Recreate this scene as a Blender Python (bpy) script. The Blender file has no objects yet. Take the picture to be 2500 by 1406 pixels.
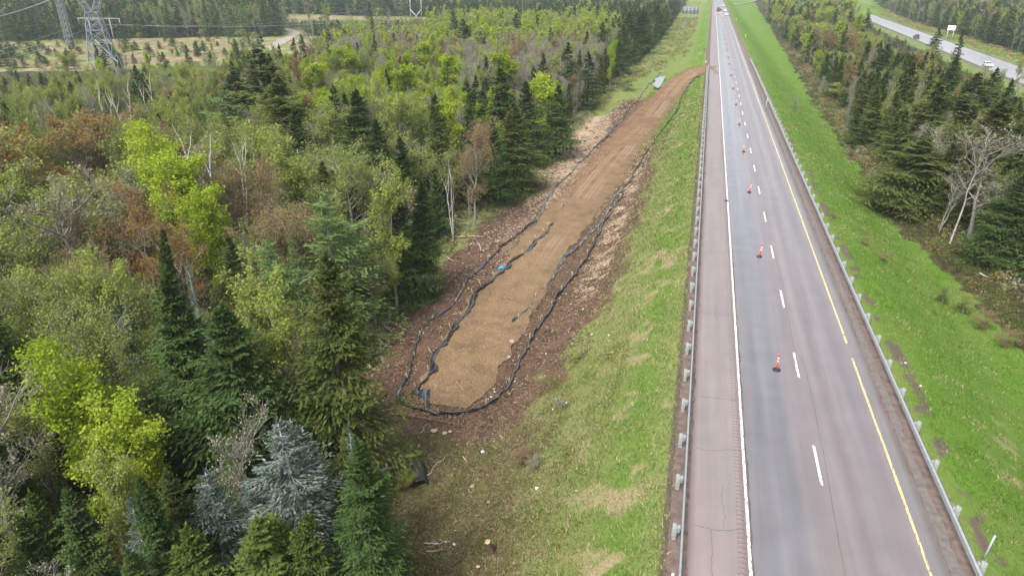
import bpy, math, numpy as np
from math import radians, sin, cos, tan, pi, sqrt
from mathutils import Vector

# ------------------------------------------------------------------ camera, sky, sun, exposure
SC = bpy.context.scene
COL = SC.collection
FPX, CX, CY = 1667.0, 1250.0, 703.0            # focal length and centre, in pixels of the 2500 px photograph
PITCH, YAW, CAMH = radians(24.48), radians(15.04), 23.2
cam_d = bpy.data.cameras.new('camera'); cam = bpy.data.objects.new('camera', cam_d); COL.objects.link(cam)
cam.location = (0, 0, CAMH); cam.rotation_euler = (pi/2-PITCH, 0, YAW)
cam_d.sensor_width = 36; cam_d.lens = 36*FPX/2500; cam_d.clip_end = 9000; cam_d.clip_start = 0.5
SC.camera = cam
W = bpy.data.worlds.new('World'); SC.world = W; W.use_nodes = True
wn = W.node_tree.nodes; wl = W.node_tree.links
bg = wn['Background']; sky = wn.new('ShaderNodeTexSky'); sky.sky_type = 'NISHITA'; sky.sun_disc = False
SUN_EL, SUN_AZ = radians(52), radians(200)
sky.sun_elevation = SUN_EL; sky.sun_rotation = SUN_AZ; sky.dust_density = 4; sky.air_density = 1.0
hs = wn.new('ShaderNodeHueSaturation'); hs.inputs['Saturation'].default_value = 0.35
wl.new(sky.outputs[0], hs.inputs['Color']); wl.new(hs.outputs[0], bg.inputs[0]); bg.inputs[1].default_value = 0.15
sun_d = bpy.data.lights.new('sun', 'SUN'); sun = bpy.data.objects.new('sun', sun_d); COL.objects.link(sun)
sun_d.energy = 1.7; sun_d.angle = radians(14); sun_d.color = (1, .97, .92)
sd = Vector((sin(SUN_AZ)*cos(SUN_EL), cos(SUN_AZ)*cos(SUN_EL), sin(SUN_EL)))
sun.rotation_euler = sd.to_track_quat('Z', 'Y').to_euler(); sun.location = (0, 0, 60)
SC.view_settings.view_transform = 'Standard'; SC.view_settings.look = 'None'
SC.view_settings.exposure = 1.05; SC.view_settings.gamma = 1
try:
    SC.cycles.max_bounces = 5; SC.cycles.diffuse_bounces = 3; SC.cycles.glossy_bounces = 2
    SC.cycles.transmission_bounces = 2; SC.cycles.volume_bounces = 0; SC.cycles.transparent_max_bounces = 4
    SC.cycles.use_denoising = True
except Exception: pass

R = np.random.default_rng(11)
# ------------------------------------------------------------------ noise and projection
def _h(ix, iy, s):
    v = np.sin(ix*127.1+iy*311.7+s*74.7)*43758.5453
    return v-np.floor(v)
def vn(x, y, s=0):
    x = np.asarray(x, float); y = np.asarray(y, float)
    ix = np.floor(x); iy = np.floor(y); fx = x-ix; fy = y-iy
    fx = fx*fx*(3-2*fx); fy = fy*fy*(3-2*fy)
    a = _h(ix, iy, s); b = _h(ix+1, iy, s); c = _h(ix, iy+1, s); d = _h(ix+1, iy+1, s)
    return (a+(b-a)*fx)*(1-fy)+(c+(d-c)*fx)*fy
def fbm(x, y, s=0, o=4):
    t = 0; a = .5
    for k in range(o):
        t = t+a*vn(x*2**k, y*2**k, s+k*3.1); a *= .5
    return t/(1-.5**o)
def ss(a, b, x):
    t = np.clip((np.asarray(x, float)-a)/(b-a), 0, 1); return t*t*(3-2*t)
def proj(P):
    P = np.atleast_2d(np.asarray(P, float)).copy(); P[:, 2] -= CAMH
    r = np.array([cos(YAW), sin(YAW), 0]); f = np.array([-sin(YAW)*cos(PITCH), cos(YAW)*cos(PITCH), -sin(PITCH)])
    u = np.array([-sin(YAW)*sin(PITCH), cos(YAW)*sin(PITCH), cos(PITCH)])
    z = P@f; z = np.where(z < .1, .1, z)
    return CX+FPX*(P@r)/z, CY-FPX*(P@u)/z, z
TRK = np.array([(-16.5, 38), (-16.4, 50), (-16.4, 64), (-16.1, 75), (-15, 92), (-13.7, 116), (-10.9, 150), (-8.4, 176), (-5.6, 196), (-1, 207), (2.2, 209)])
TRZ = np.array([-6, -6, -6, -6, -6, -5.9, -5.2, -4, -2.2, -.35, .0])
def pdist(pts, x, y, vals=None):
    x = np.asarray(x, float); y = np.asarray(y, float)
    best = np.full(x.shape, 1e9); v = np.zeros(x.shape); side = np.zeros(x.shape)
    for i in range(len(pts)-1):
        a = pts[i]; b = pts[i+1]; d = b-a; L = d@d
        t = np.clip(((x-a[0])*d[0]+(y-a[1])*d[1])/L, 0, 1)
        qx = x-(a[0]+d[0]*t); qy = y-(a[1]+d[1]*t); D = np.sqrt(qx*qx+qy*qy)
        m = D < best; best = np.where(m, D, best)
        if vals is not None: v = np.where(m, vals[i]+(vals[i+1]-vals[i])*t, v)
        side = np.where(m, np.sign(qx*d[1]-qy*d[0]), side)
    return best, v, side
def gz(x, y):
    x = np.asarray(x, float); y = np.asarray(y, float)
    near = -6.2+3.4*ss(130, 225, y)+.6*ss(230, 500, y)
    far = -6.0+.8*np.sin(x*.013+1)*np.cos(y*.011)+.5*(fbm(x*.03, y*.03, 3)-.5)
    f = ss(-22, -70, x); B = near*(1-f)+far*f
    B = B+(fbm(x*.22, y*.22, 5, 3)-.5)*.7*ss(-4, -15, x)
    run = 12.3-1.5*ss(150, 220, y)
    l = B*ss(.55, .55-run, x)**.85
    nr = -4.6+(fbm(x*.1, y*.08, 9, 3)-.5)*.8
    r = nr*ss(14.0, 25.5, x)+.5*ss(26, 32, x)
    z = np.where(x < 7, l, r)
    # ditch / stream bed and culvert outlet at the lower left
    # track bed
    d, tz, sd_ = pdist(TRK, x, y, TRZ)
    bed = tz-.02
    w = 1-ss(3.1, 6.2, d)
    w = w*ss(33, 38, y)
    z = np.where(x < 1.0, z*(1-w)+bed*w, z)
    z = z-.5*np.exp(-(((x+16.9)/2.2)**2+((y-31.6)/1.9)**2))
    # rising country far away
    dd = np.sqrt(x*x+y*y)
    z = z+(30+22*ss(-100, -500, x))*ss(540, 1200, dd)*ss(12, 90, np.abs(x-8))
    z = z-8*ss(760, 900, dd)*0
    return z
def at(px, py, dz=0.0):
    "the point of the ground (or dz above it) that shows at a pixel of the photograph"
    a = (px-CX)/FPX; b = -(py-CY)/FPX
    d = np.array([cos(YAW), sin(YAW), 0])*a+np.array([-sin(YAW)*sin(PITCH), cos(YAW)*sin(PITCH), cos(PITCH)])*b+np.array([-sin(YAW)*cos(PITCH), cos(YAW)*cos(PITCH), -sin(PITCH)])
    t = np.geomspace(8, 2500, 900)
    f = CAMH+d[2]*t-gz(d[0]*t, d[1]*t)-dz
    k = np.argmax(f < 0) if (f < 0).any() else len(t)-1
    lo, hi = t[max(k-1, 0)], t[k]
    for _ in range(30):
        m = (lo+hi)/2
        if CAMH+d[2]*m-float(gz(d[0]*m, d[1]*m))-dz < 0: hi = m
        else: lo = m
    x, y = d[0]*hi, d[1]*hi
    return float(x), float(y), float(gz(x, y))
def at_z(px, py, z):
    a = (px-CX)/FPX; b = -(py-CY)/FPX
    d = np.array([cos(YAW), sin(YAW), 0])*a+np.array([-sin(YAW)*sin(PITCH), cos(YAW)*sin(PITCH), cos(PITCH)])*b+np.array([-sin(YAW)*cos(PITCH), cos(YAW)*cos(PITCH), -sin(PITCH)])
    t = (z-CAMH)/d[2]; return float(d[0]*t), float(d[1]*t), z

# ------------------------------------------------------------------ object helpers
def link(name, me, parent=None):
    o = bpy.data.objects.new(name, me); COL.objects.link(o)
    if parent is not None: o.parent = parent
    return o
def tag(o, label=None, cat=None, group=None, kind=None):
    if label: o['label'] = label
    if cat: o['category'] = cat
    if group: o['group'] = group
    if kind: o['kind'] = kind
    return o
def thing(name, label, cat, loc=(0, 0, 0), rz=0, group=None):
    o = link(name, None); o.location = loc; o.rotation_euler = (0, 0, rz)
    o.empty_display_size = .3
    return tag(o, label, cat, group)
def mesh_np(name, V, F, mats, midx=None, smooth=False):
    "V (n,3); F list of arrays each (m,k)"
    me = bpy.data.meshes.new(name)
    V = np.ascontiguousarray(V, dtype=np.float32)
    me.vertices.add(len(V)); me.vertices.foreach_set('co', V.ravel())
    F = [np.asarray(f, dtype=np.int32) for f in F if len(f)]
    nl = sum(f.size for f in F); nf = sum(len(f) for f in F)
    me.loops.add(nl); me.polygons.add(nf)
    me.loops.foreach_set('vertex_index', np.concatenate([f.ravel() for f in F]))
    tot = np.concatenate([np.full(len(f), f.shape[1], np.int32) for f in F])
    st = np.concatenate([[0], np.cumsum(tot)[:-1]]).astype(np.int32)
    me.polygons.foreach_set('loop_start', st)
    try: me.polygons.foreach_set('loop_total', tot)
    except Exception: pass
    if midx is not None: me.polygons.foreach_set('material_index', np.asarray(midx, np.int32))
    if smooth: me.polygons.foreach_set('use_smooth', np.ones(nf, bool))
    for m in (mats if isinstance(mats, (list, tuple)) else [mats]): me.materials.append(m)
    me.update(calc_edges=True)
    return me
def quads(Q):
    Q = np.asarray(Q, float); n = len(Q)
    return Q.reshape(-1, 3), np.arange(n*4, dtype=np.int32).reshape(n, 4)
def tris(T):
    T = np.asarray(T, float); n = len(T)
    return T.reshape(-1, 3), np.arange(n*3, dtype=np.int32).reshape(n, 3)
def nrm(v): return v/np.maximum(np.linalg.norm(v, axis=-1, keepdims=True), 1e-9)
def tubes(P0, P1, r0, r1, k=4):
    P0 = np.asarray(P0, float); P1 = np.asarray(P1, float); n = len(P0)
    r0 = np.broadcast_to(r0, n); r1 = np.broadcast_to(r1, n)
    d = nrm(P1-P0); ref = np.where(np.abs(d[:, 2:3]) > .9, np.array([[1., 0, 0]]), np.array([[0, 0, 1.]]))
    u = nrm(np.cross(d, ref)); v = np.cross(d, u)
    a = np.arange(k)*2*pi/k
    off = u[:, None]*np.cos(a)[None, :, None]+v[:, None]*np.sin(a)[None, :, None]
    A = P0[:, None]+off*r0[:, None, None]; B = P1[:, None]+off*r1[:, None, None]
    V = np.concatenate([A, B], 1).reshape(-1, 3)
    b = (np.arange(n)*2*k)[:, None]; i = np.arange(k); j = (i+1) % k
    F = np.stack([b+i, b+j, b+j+k, b+i+k], -1).reshape(-1, 4)
    return V, F
class MB:
    "collects shapes; build() links them as one mesh object"
    def __init__(s): s.V = []; s.F = []; s.M = []; s.n = 0
    def add(s, V, F, m=0):
        V = np.asarray(V, float); s.V.append(V)
        fs = F if isinstance(F, list) else [F]
        for f in fs:
            f = np.asarray(f, np.int32)+s.n; s.F.append(f); s.M.append(np.full(len(f), m))
        s.n += len(V); return s
    def box(s, c, d, m=0, rz=0, taper=1.0, bev=0):
        x, y, z = [q/2 for q in d]
        if bev:
            pr = []
            for (sx, sy) in ((1, 1), (-1, 1), (-1, -1), (1, -1)):
                a = [(sx*x, sy*(y-bev)), (sx*(x-bev), sy*y)]
                if sx*sy < 0: a = a[::-1]
                pr += a
            pr = np.array(pr); k = 8
            rings = []
            for zz, sc_ in ((-z, 1-bev/x*.5), (-z+bev, 1), (z-bev, taper), (z, taper*(1-bev/x*.8))):
                rings.append(np.c_[pr*sc_, np.full(k, zz)])
            V = np.concatenate(rings); F = []
            for r_ in range(3):
                for i in range(k): F.append((r_*k+i, r_*k+(i+1) % k, (r_+1)*k+(i+1) % k, (r_+1)*k+i))
            caps = [np.array([list(range(k))[::-1]]), np.array([[3*k+i for i in range(k)]])]
            F = [np.array(F)]+caps
        else:
            V = np.array([(sx*x*t, sy*y*t, sz*z) for sz, t in ((-1, 1), (1, taper)) for sx, sy in ((-1, -1), (1, -1), (1, 1), (-1, 1))])
            F = np.array([(0, 3, 2, 1), (4, 5, 6, 7), (0, 1, 5, 4), (1, 2, 6, 5), (2, 3, 7, 6), (3, 0, 4, 7)])
        if rz:
            c_, s_ = cos(rz), sin(rz); V = np.c_[V[:, 0]*c_-V[:, 1]*s_, V[:, 0]*s_+V[:, 1]*c_, V[:, 2]]
        return s.add(V+np.array(c), F, m)
    def tube(s, pts, r, k=6, m=0, cap=True):
        pts = np.asarray(pts, float); n = len(pts); r = np.broadcast_to(r, n)
        d = np.gradient(pts, axis=0); d = nrm(d)
        ref = np.array([0, 0, 1.]) if abs(d[0, 2]) < .9 else np.array([1., 0, 0])
        u = nrm(np.cross(d, ref)); v = np.cross(d, u); a = np.arange(k)*2*pi/k
        V = (pts[:, None]+(u[:, None]*np.cos(a)[None, :, None]+v[:, None]*np.sin(a)[None, :, None])*r[:, None, None]).reshape(-1, 3)
        i = np.arange(k); j = (i+1) % k; b = (np.arange(n-1)*k)[:, None]
        F = [np.stack([b+i, b+j, b+j+k, b+i+k], -1).reshape(-1, 4)]
        if cap: F += [np.array([i[::-1]]), np.array([i+(n-1)*k])]
        return s.add(V, F, m)
    def lathe(s, prof, k=12, m=0, c=(0, 0, 0)):
        prof = np.asarray(prof, float); n = len(prof); a = np.arange(k)*2*pi/k
        V = np.stack([prof[:, 0:1]*np.cos(a), prof[:, 0:1]*np.sin(a), np.repeat(prof[:, 1:2], k, 1)], -1).reshape(-1, 3)+np.array(c)
        i = np.arange(k); j = (i+1) % k; b = (np.arange(n-1)*k)[:, None]
        return s.add(V, [np.stack([b+i, b+j, b+j+k, b+i+k], -1).reshape(-1, 4), np.array([i[::-1]]), np.array([i+(n-1)*k])], m)
    def prism(s, pts, w, axis=0, m=0):
        "closed outline pts (a,b) extruded symmetrically by w along axis 0 (x)"
        pts = np.asarray(pts, float); n = len(pts)
        A = np.c_[np.full(n, -w/2), pts]; B = np.c_[np.full(n, w/2), pts]
        i = np.arange(n); j = (i+1) % n
        return s.add(np.r_[A, B], [np.stack([i, j, j+n, i+n], -1), np.array([i[::-1]]), np.array([i+n])], m)
    def build(s, name, mats, parent=None, smooth=False):
        me = mesh_np(name, np.concatenate(s.V), s.F, mats, np.concatenate(s.M), smooth)
        return link(name, me, parent)

# ------------------------------------------------------------------ materials
def nmat(name):
    m = bpy.data.materials.new(name); m.use_nodes = True
    nt = m.node_tree; return m, nt.nodes, nt.links, nt.nodes['Principled BSDF']
def pm(name, col, rough=.7, metal=0, var=.0, scale=5, bump=0, spec=.5, emis=None):
    m, n, l, b = nmat(name)
    b.inputs['Roughness'].default_value = rough; b.inputs['Metallic'].default_value = metal
    b.inputs['Specular IOR Level'].default_value = spec
    b.inputs['Base Color'].default_value = (*col, 1)
    if var or bump:
        tc = n.new('ShaderNodeTexCoord'); no = n.new('ShaderNodeTexNoise'); no.inputs['Scale'].default_value = scale; no.inputs['Detail'].default_value = 5
        l.new(tc.outputs['Object'], no.inputs['Vector'])
        if var:
            mr = n.new('ShaderNodeMapRange'); mr.inputs[1].default_value = .3; mr.inputs[2].default_value = .7
            mr.inputs[3].default_value = 1-var; mr.inputs[4].default_value = 1+var
            mx = n.new('ShaderNodeVectorMath'); mx.operation = 'SCALE'; mx.inputs[0].default_value = col
            l.new(no.outputs[0], mr.inputs[0]); l.new(mr.outputs[0], mx.inputs['Scale']); l.new(mx.outputs[0], b.inputs['Base Color'])
        if bump:
            bu = n.new('ShaderNodeBump'); bu.inputs['Strength'].default_value = bump; bu.inputs['Distance'].default_value = .05
            l.new(no.outputs[0], bu.inputs['Height']); l.new(bu.outputs[0], b.inputs['Normal'])
    if emis: b.inputs['Emission Color'].default_value = (*emis[0], 1); b.inputs['Emission Strength'].default_value = emis[1]
    return m
def ramp(n, stops, interp='LINEAR'):
    r = n.new('ShaderNodeValToRGB'); r.color_ramp.interpolation = interp
    e = r.color_ramp.elements
    while len(e) > 1: e.remove(e[-1])
    e[0].position = stops[0][0]; e[0].color = (*stops[0][1], 1)
    for p, c in stops[1:]:
        q = e.new(p); q.color = (*c, 1)
    return r
def leafmat(name, cols, tr=.3, hue=.5):
    "per-leaf and per-tree variation of the leaf colour, with light passing through"
    m = bpy.data.materials.new(name); m.use_nodes = True; n = m.node_tree.nodes; l = m.node_tree.links
    n.clear(); out = n.new('ShaderNodeOutputMaterial')
    g = n.new('ShaderNodeNewGeometry'); k = len(cols)
    rp = ramp(n, [(i/(k-1), c) for i, c in enumerate(cols)])
    oi = n.new('ShaderNodeObjectInfo')
    ad = n.new('ShaderNodeMath'); ad.operation = 'MULTIPLY_ADD'; ad.inputs[1].default_value = 1-hue; 
    m2 = n.new('ShaderNodeMath'); m2.operation = 'MULTIPLY'; m2.inputs[1].default_value = hue
    l.new(oi.outputs['Random'], m2.inputs[0]); l.new(g.outputs['Random Per Island'], ad.inputs[0]); l.new(m2.outputs[0], ad.inputs[2])
    l.new(ad.outputs[0], rp.inputs[0])
    d = n.new('ShaderNodeBsdfDiffuse'); t = n.new('ShaderNodeBsdfTranslucent'); mx = n.new('ShaderNodeMixShader'); mx.inputs[0].default_value = tr
    l.new(rp.outputs[0], d.inputs[0]); l.new(rp.outputs[0], t.inputs[0]); l.new(d.outputs[0], mx.inputs[1]); l.new(t.outputs[0], mx.inputs[2])
    l.new(mx.outputs[0], out.inputs[0]); return m

# ------------------------------------------------------------------ zones
def eL(y): return np.interp(y, [0, 10, 26, 30, 34, 38, 46, 55, 70, 90, 122, 150, 185, 300, 600, 2000], [-10.5, -11, -13.8, -18.5, -21.8, -24.3, -25.3, -26.3, -28.6, -27.2, -26.2, -24.5, -22.8, -19, -22, -30])
def eR(y): return np.interp(y, [0, 20, 50, 71, 90, 103, 150, 225, 399, 600, 1000], [38, 36, 34, 32.5, 29, 27.5, 28, 31.5, 35, 40, 50])
def rrx(y): return 91.8+(np.asarray(y, float)-242)*.0603
def latD(x, y): return x*cos(YAW)+y*sin(YAW), -x*sin(YAW)+y*cos(YAW)
GR = [at_z(px, py, -6) for px, py in ((640, 140), (665, 120), (705, 98), (722, 84), (700, 74), (655, 71))]
GRP = np.array([(p[0], p[1]) for p in GR])
def clearing(x, y):
    la, D = latD(np.asarray(x, float), np.asarray(y, float))
    w = 14*(fbm(x*.02, y*.02, 21)-.5)
    far = 372+np.clip((la+200)*.12, -20, 60)
    near = 238+np.clip((la+130)*.55, 0, 90)
    m = (D > near+w) & (D < far+w) & (la < -72)
    m |= (D > 505+w) & (D < 590+w) & (la > -190) & (la < -62)
    d, _, _ = pdist(GRP, x, y)
    return m | (d < 6)

# ------------------------------------------------------------------ ground
def axis(parts):
    out = []
    for a, b, s in parts: out.append(np.arange(a, b, s))
    return np.concatenate(out+[[parts[-1][1]]])
gx = axis([(-4000, -1200, 400), (-1200, -300, 60), (-300, -60, 6), (-60, -32, 1), (-32, 2, .33), (2, 13, 1), (13, 36, .5), (36, 140, 3), (140, 800, 30), (800, 4000, 400)])
gy = axis([(-400, 0, 40), (0, 20, 1), (20, 70, .33), (70, 130, .5), (130, 240, .8), (240, 420, 3), (420, 1000, 12), (1000, 5000, 250)])
X, Y = np.meshgrid(gx, gy); xf, yf = X.ravel(), Y.ravel()
Z = gz(xf, yf)
d_t, _, sd_t = pdist(TRK, xf, yf, TRZ)
ins = (np.abs(xf) < 60) & (yf < 260)
rough = (fbm(xf*1.3, yf*1.3, 31, 3)-.5)
soilz = ins & (xf < -3) & (d_t < 11) & (d_t > 2.4)
Z = Z+np.where(soilz, rough*.3, 0)+np.where(ins & (xf < 0) & ~soilz, rough*.10, 0)+np.where(ins & (xf > 15), (fbm(xf*.5, yf*.9, 33, 3)-.5)*.12, 0)
Z = Z-np.where((xf > .75) & (xf < 13.95), .12, 0)
nx, ny = len(gx), len(gy)
ii = (np.arange(ny-1)[:, None]*nx+np.arange(nx-1)[None]).ravel()
F = np.stack([ii, ii+1, ii+1+nx, ii+nx], -1)
n1 = fbm(xf*.35, yf*.35, 41); n2 = fbm(xf*.9, yf*.9, 42); n3 = fbm(xf*.12, yf*.12, 43); nL = fbm(xf*1.4, yf*.25, 44)
right_of = (sd_t > 0)
wid = np.where(right_of, np.interp(yf, [36, 44, 60, 85, 112, 128, 180, 190], [5.5, 8.0, 10.2, 9.8, 8.4, 7.6, 6.5, 3])+5.5*(n1-.5)+3.0*(nL-.5), 9.6+1.5*(n1-.5))
soil = (1-ss(wid-1.3, wid+1.3, d_t+(n2-.5)*2.5))*(xf < -.5)
soil = soil*(1-ss(118, 134, yf)*right_of*(d_t < 7.2))*(1-ss(120, 180, yf)*right_of*.45)*(1-ss(165, 190, yf)*.9)
soil = soil*ss(34.5, 38.5, yf+(n1-.5)*4)
# moss and scrub below the fence
scrub = (1-ss(-9.5, -5.5, xf+(n1-.5)*5+(yf-30)*.12))*(1-ss(36, 46, yf+(n1-.5)*8))*(xf < 0)
lush = np.clip(ss(13, 15, xf), 0, 1)
strip = (xf < 0)*ss(114, 130, yf)*(d_t < np.where(right_of, 7.2, 5.5))
upl = np.exp(-((xf+1.6)/1.6)**2)*(xf < .8)
lush = np.clip(lush+strip*1.0+upl*.75+(xf < 0)*ss(150, 215, yf)*(.35+.6*ss(-6, -1, xf)), 0, 1)
dry = np.where(xf < 2, ss(.50, .66, n1*.5+n2*.5)*(.45+.55*np.exp(-((xf+1.9)/.9)**2))+ss(.5, .75, n2)*(yf < 70)*.28, ss(.64, .78, nL*.6+n1*.4)*.35+ss(.5, .66, n2)*np.exp(-((xf-19.5)/2.5)**2)*(yf < 44)*.9)
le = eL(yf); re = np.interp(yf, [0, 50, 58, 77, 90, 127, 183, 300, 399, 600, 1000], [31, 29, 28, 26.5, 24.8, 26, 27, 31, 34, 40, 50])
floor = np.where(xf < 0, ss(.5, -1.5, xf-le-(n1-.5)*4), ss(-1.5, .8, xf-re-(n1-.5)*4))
bx = rrx(yf); rv = (xf > bx-12) & (xf < bx+21)
floor = np.where(rv, 0, floor)
clr = clearing(xf, yf)
floor = np.where(clr, 0, floor)
chips = 1.15*np.exp(-((xf+21.0)/3.4)**4)*(.35*ss(58, 75, yf)+.65*ss(86, 104, yf))*(1-ss(148, 164, yf))*(.55+.45*ss(.3, .5, n2))
chips = np.clip(chips+.85*np.exp(-((xf+8.6)/1.7)**2)*ss(52, 66, yf)*(1-ss(120, 150, yf))*ss(.35, .55, n2), 0, 1)
straw = np.where(clr, .35+.65*ss(.4, .58, n3), 0)+np.where(rv & (xf > bx), .6*ss(.5, .62, fbm(xf*.06, yf*.06, 47)), 0)
straw = np.clip(straw, 0, 1)
bare = np.exp(-((xf-14.7-(n1-.5))/.75)**2)*(.35+.65*ss(.4, .6, n2))+np.exp(-((xf-17.1-(n2-.5)*.5-(yf-22)*.02)/.28)**2)*(yf < 30)*ss(17, 21, yf)
bare = np.clip(bare*.8, 0, 1)*(xf > 10)+(xf < 2)*ss(.15, .7, xf)
M_ground, n, l, b = nmat('ground soil and grass')
b.inputs['Roughness'].default_value = .95; b.inputs['Specular IOR Level'].default_value = .15
def attr(nm):
    a = n.new('ShaderNodeAttribute'); a.attribute_name = nm; s = n.new('ShaderNodeSeparateColor'); l.new(a.outputs['Color'], s.inputs[0]); return s
tc = n.new('ShaderNodeTexCoord')
def noi(sc, det=5, stretch=None, dist=0):
    q = n.new('ShaderNodeTexNoise'); q.inputs['Scale'].default_value = sc; q.inputs['Detail'].default_value = det; q.inputs['Distortion'].default_value = dist
    if stretch:
        mp = n.new('ShaderNodeMapping'); mp.inputs['Scale'].default_value = stretch; mp.inputs['Rotation'].default_value = (0, 0, .5 if dist else 0)
        l.new(tc.outputs['Object'], mp.inputs[0]); l.new(mp.outputs[0], q.inputs['Vector'])
    else: l.new(tc.outputs['Object'], q.inputs['Vector'])
    return q
def mix(a, b_, f, amt=None):
    m = n.new('ShaderNodeMix'); m.data_type = 'RGBA'
    for i, v in ((6, a), (7, b_)):
        if isinstance(v, tuple): m.inputs[i].default_value = (*v, 1)
        else: l.new(v, m.inputs[i])
    l.new(f, m.inputs[0]); return m.outputs[2]
def edge(f, no, lo=.35, hi=.65, k=.7):
    "sharpen a vertex weight with fine noise"
    a = n.new('ShaderNodeMath'); a.operation = 'MULTIPLY_ADD'; a.inputs[1].default_value = k; a.inputs[2].default_value = -k/2
    l.new(no, a.inputs[0]); c = n.new('ShaderNodeMath'); c.operation = 'ADD'; l.new(a.outputs[0], c.inputs[0]); l.new(f, c.inputs[1])
    r = n.new('ShaderNodeMapRange'); r.interpolation_type = 'SMOOTHSTEP'; r.inputs[1].default_value = lo; r.inputs[2].default_value = hi; l.new(c.outputs[0], r.inputs[0]); return r.outputs[0]
z1, z2, z3 = attr('zone_a'), attr('zone_b'), attr('zone_c')
nf_ = noi(9, 6, (1, 1, 1), 1.5); nm_ = noi(1.6, 6); nb_ = noi(.28, 8); ngr = noi(5, 6, (2.2, .55, 1), .8)
grass = ramp(n, [(.30, (.100, .125, .036)), (.46, (.150, .190, .052)), (.58, (.195, .225, .075)), (.72, (.27, .255, .125))]); l.new(ngr.outputs[0], grass.inputs[0])
lushc = ramp(n, [(.3, (.052, .120, .010)), (.5, (.083, .175, .016)), (.7, (.130, .225, .030))]); l.new(ngr.outputs[0], lushc.inputs[0])
dryc = ramp(n, [(.3, (.19, .16, .075)), (.6, (.36, .30, .17))]); l.new(nf_.outputs[0], dryc.inputs[0])
soilc = ramp(n, [(.30, (.045, .028, .019)), (.46, (.105, .062, .042)), (.58, (.165, .105, .068)), (.70, (.28, .185, .115))]); l.new(nf_.outputs[0], soilc.inputs[0])
chipc = ramp(n, [(.32, (.17, .10, .06)), (.5, (.38, .27, .175)), (.66, (.60, .49, .36))]); l.new(nf_.outputs[0], chipc.inputs[0])
scrubc = ramp(n, [(.32, (.05, .045, .02)), (.44, (.10, .105, .035)), (.54, (.15, .12, .055)), (.64, (.12, .16, .035))]); l.new(nf_.outputs[0], scrubc.inputs[0])
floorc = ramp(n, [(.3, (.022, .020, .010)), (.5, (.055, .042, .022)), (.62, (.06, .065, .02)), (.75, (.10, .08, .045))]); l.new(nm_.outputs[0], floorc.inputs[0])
strawc = ramp(n, [(.34, (.12, .125, .045)), (.44, (.23, .185, .10)), (.52, (.19, .125, .08)), (.58, (.30, .24, .15)), (.72, (.37, .31, .20))]); l.new(nb_.outputs[0], strawc.inputs[0])
barec = ramp(n, [(.3, (.085, .065, .050)), (.7, (.16, .125, .095))]); l.new(nf_.outputs[0], barec.inputs[0])
c = mix(grass.outputs[0], lushc.outputs[0], edge(z1.outputs['Blue'], ngr.outputs[0], -.05, 1.2, 1.0))
c = mix(c, dryc.outputs[0], edge(z1.outputs['Green'], nf_.outputs[0], .25, 1.15, 1.1))
big = noi(.16, 5, (1, .5, 1), 1.2); bgr = n.new('ShaderNodeMapRange'); bgr.inputs[1].default_value = .42; bgr.inputs[2].default_value = .66; l.new(big.outputs[0], bgr.inputs[0])
bgm = n.new('ShaderNodeMath'); bgm.operation = 'MULTIPLY'; bgm.inputs[1].default_value = .34; l.new(bgr.outputs[0], bgm.inputs[0]); c = mix(c, (.185, .20, .062), bgm.outputs[0])
c = mix(c, scrubc.outputs[0], edge(z3.outputs['Red'], nm_.outputs[0], .3, .7, 1.0))
c = mix(c, soilc.outputs[0], edge(z1.outputs['Red'], nf_.outputs[0], .28, .80, 1.1))
c = mix(c, chipc.outputs[0], edge(z2.outputs['Green'], nf_.outputs[0], .3, .7, 1.0))
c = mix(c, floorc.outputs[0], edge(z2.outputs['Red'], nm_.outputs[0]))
c = mix(c, strawc.outputs[0], edge(z2.outputs['Blue'], nm_.outputs[0], .35, .8, .8))
c = mix(c, barec.outputs[0], edge(z3.outputs['Green'], nf_.outputs[0], .4, .65, .7))
l.new(c, b.inputs['Base Color'])
bu = n.new('ShaderNodeBump'); bu.inputs['Strength'].default_value = .9; bu.inputs['Distance'].default_value = .12; l.new(nf_.outputs[0], bu.inputs['Height']); l.new(bu.outputs[0], b.inputs['Normal'])
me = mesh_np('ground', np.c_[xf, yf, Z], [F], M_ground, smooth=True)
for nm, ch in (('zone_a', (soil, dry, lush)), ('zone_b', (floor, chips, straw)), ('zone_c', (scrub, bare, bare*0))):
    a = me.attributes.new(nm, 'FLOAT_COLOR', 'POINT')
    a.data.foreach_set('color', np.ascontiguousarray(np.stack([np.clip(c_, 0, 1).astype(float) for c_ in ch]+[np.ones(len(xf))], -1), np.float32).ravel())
tag(link('ground', me), kind='structure')

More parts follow.
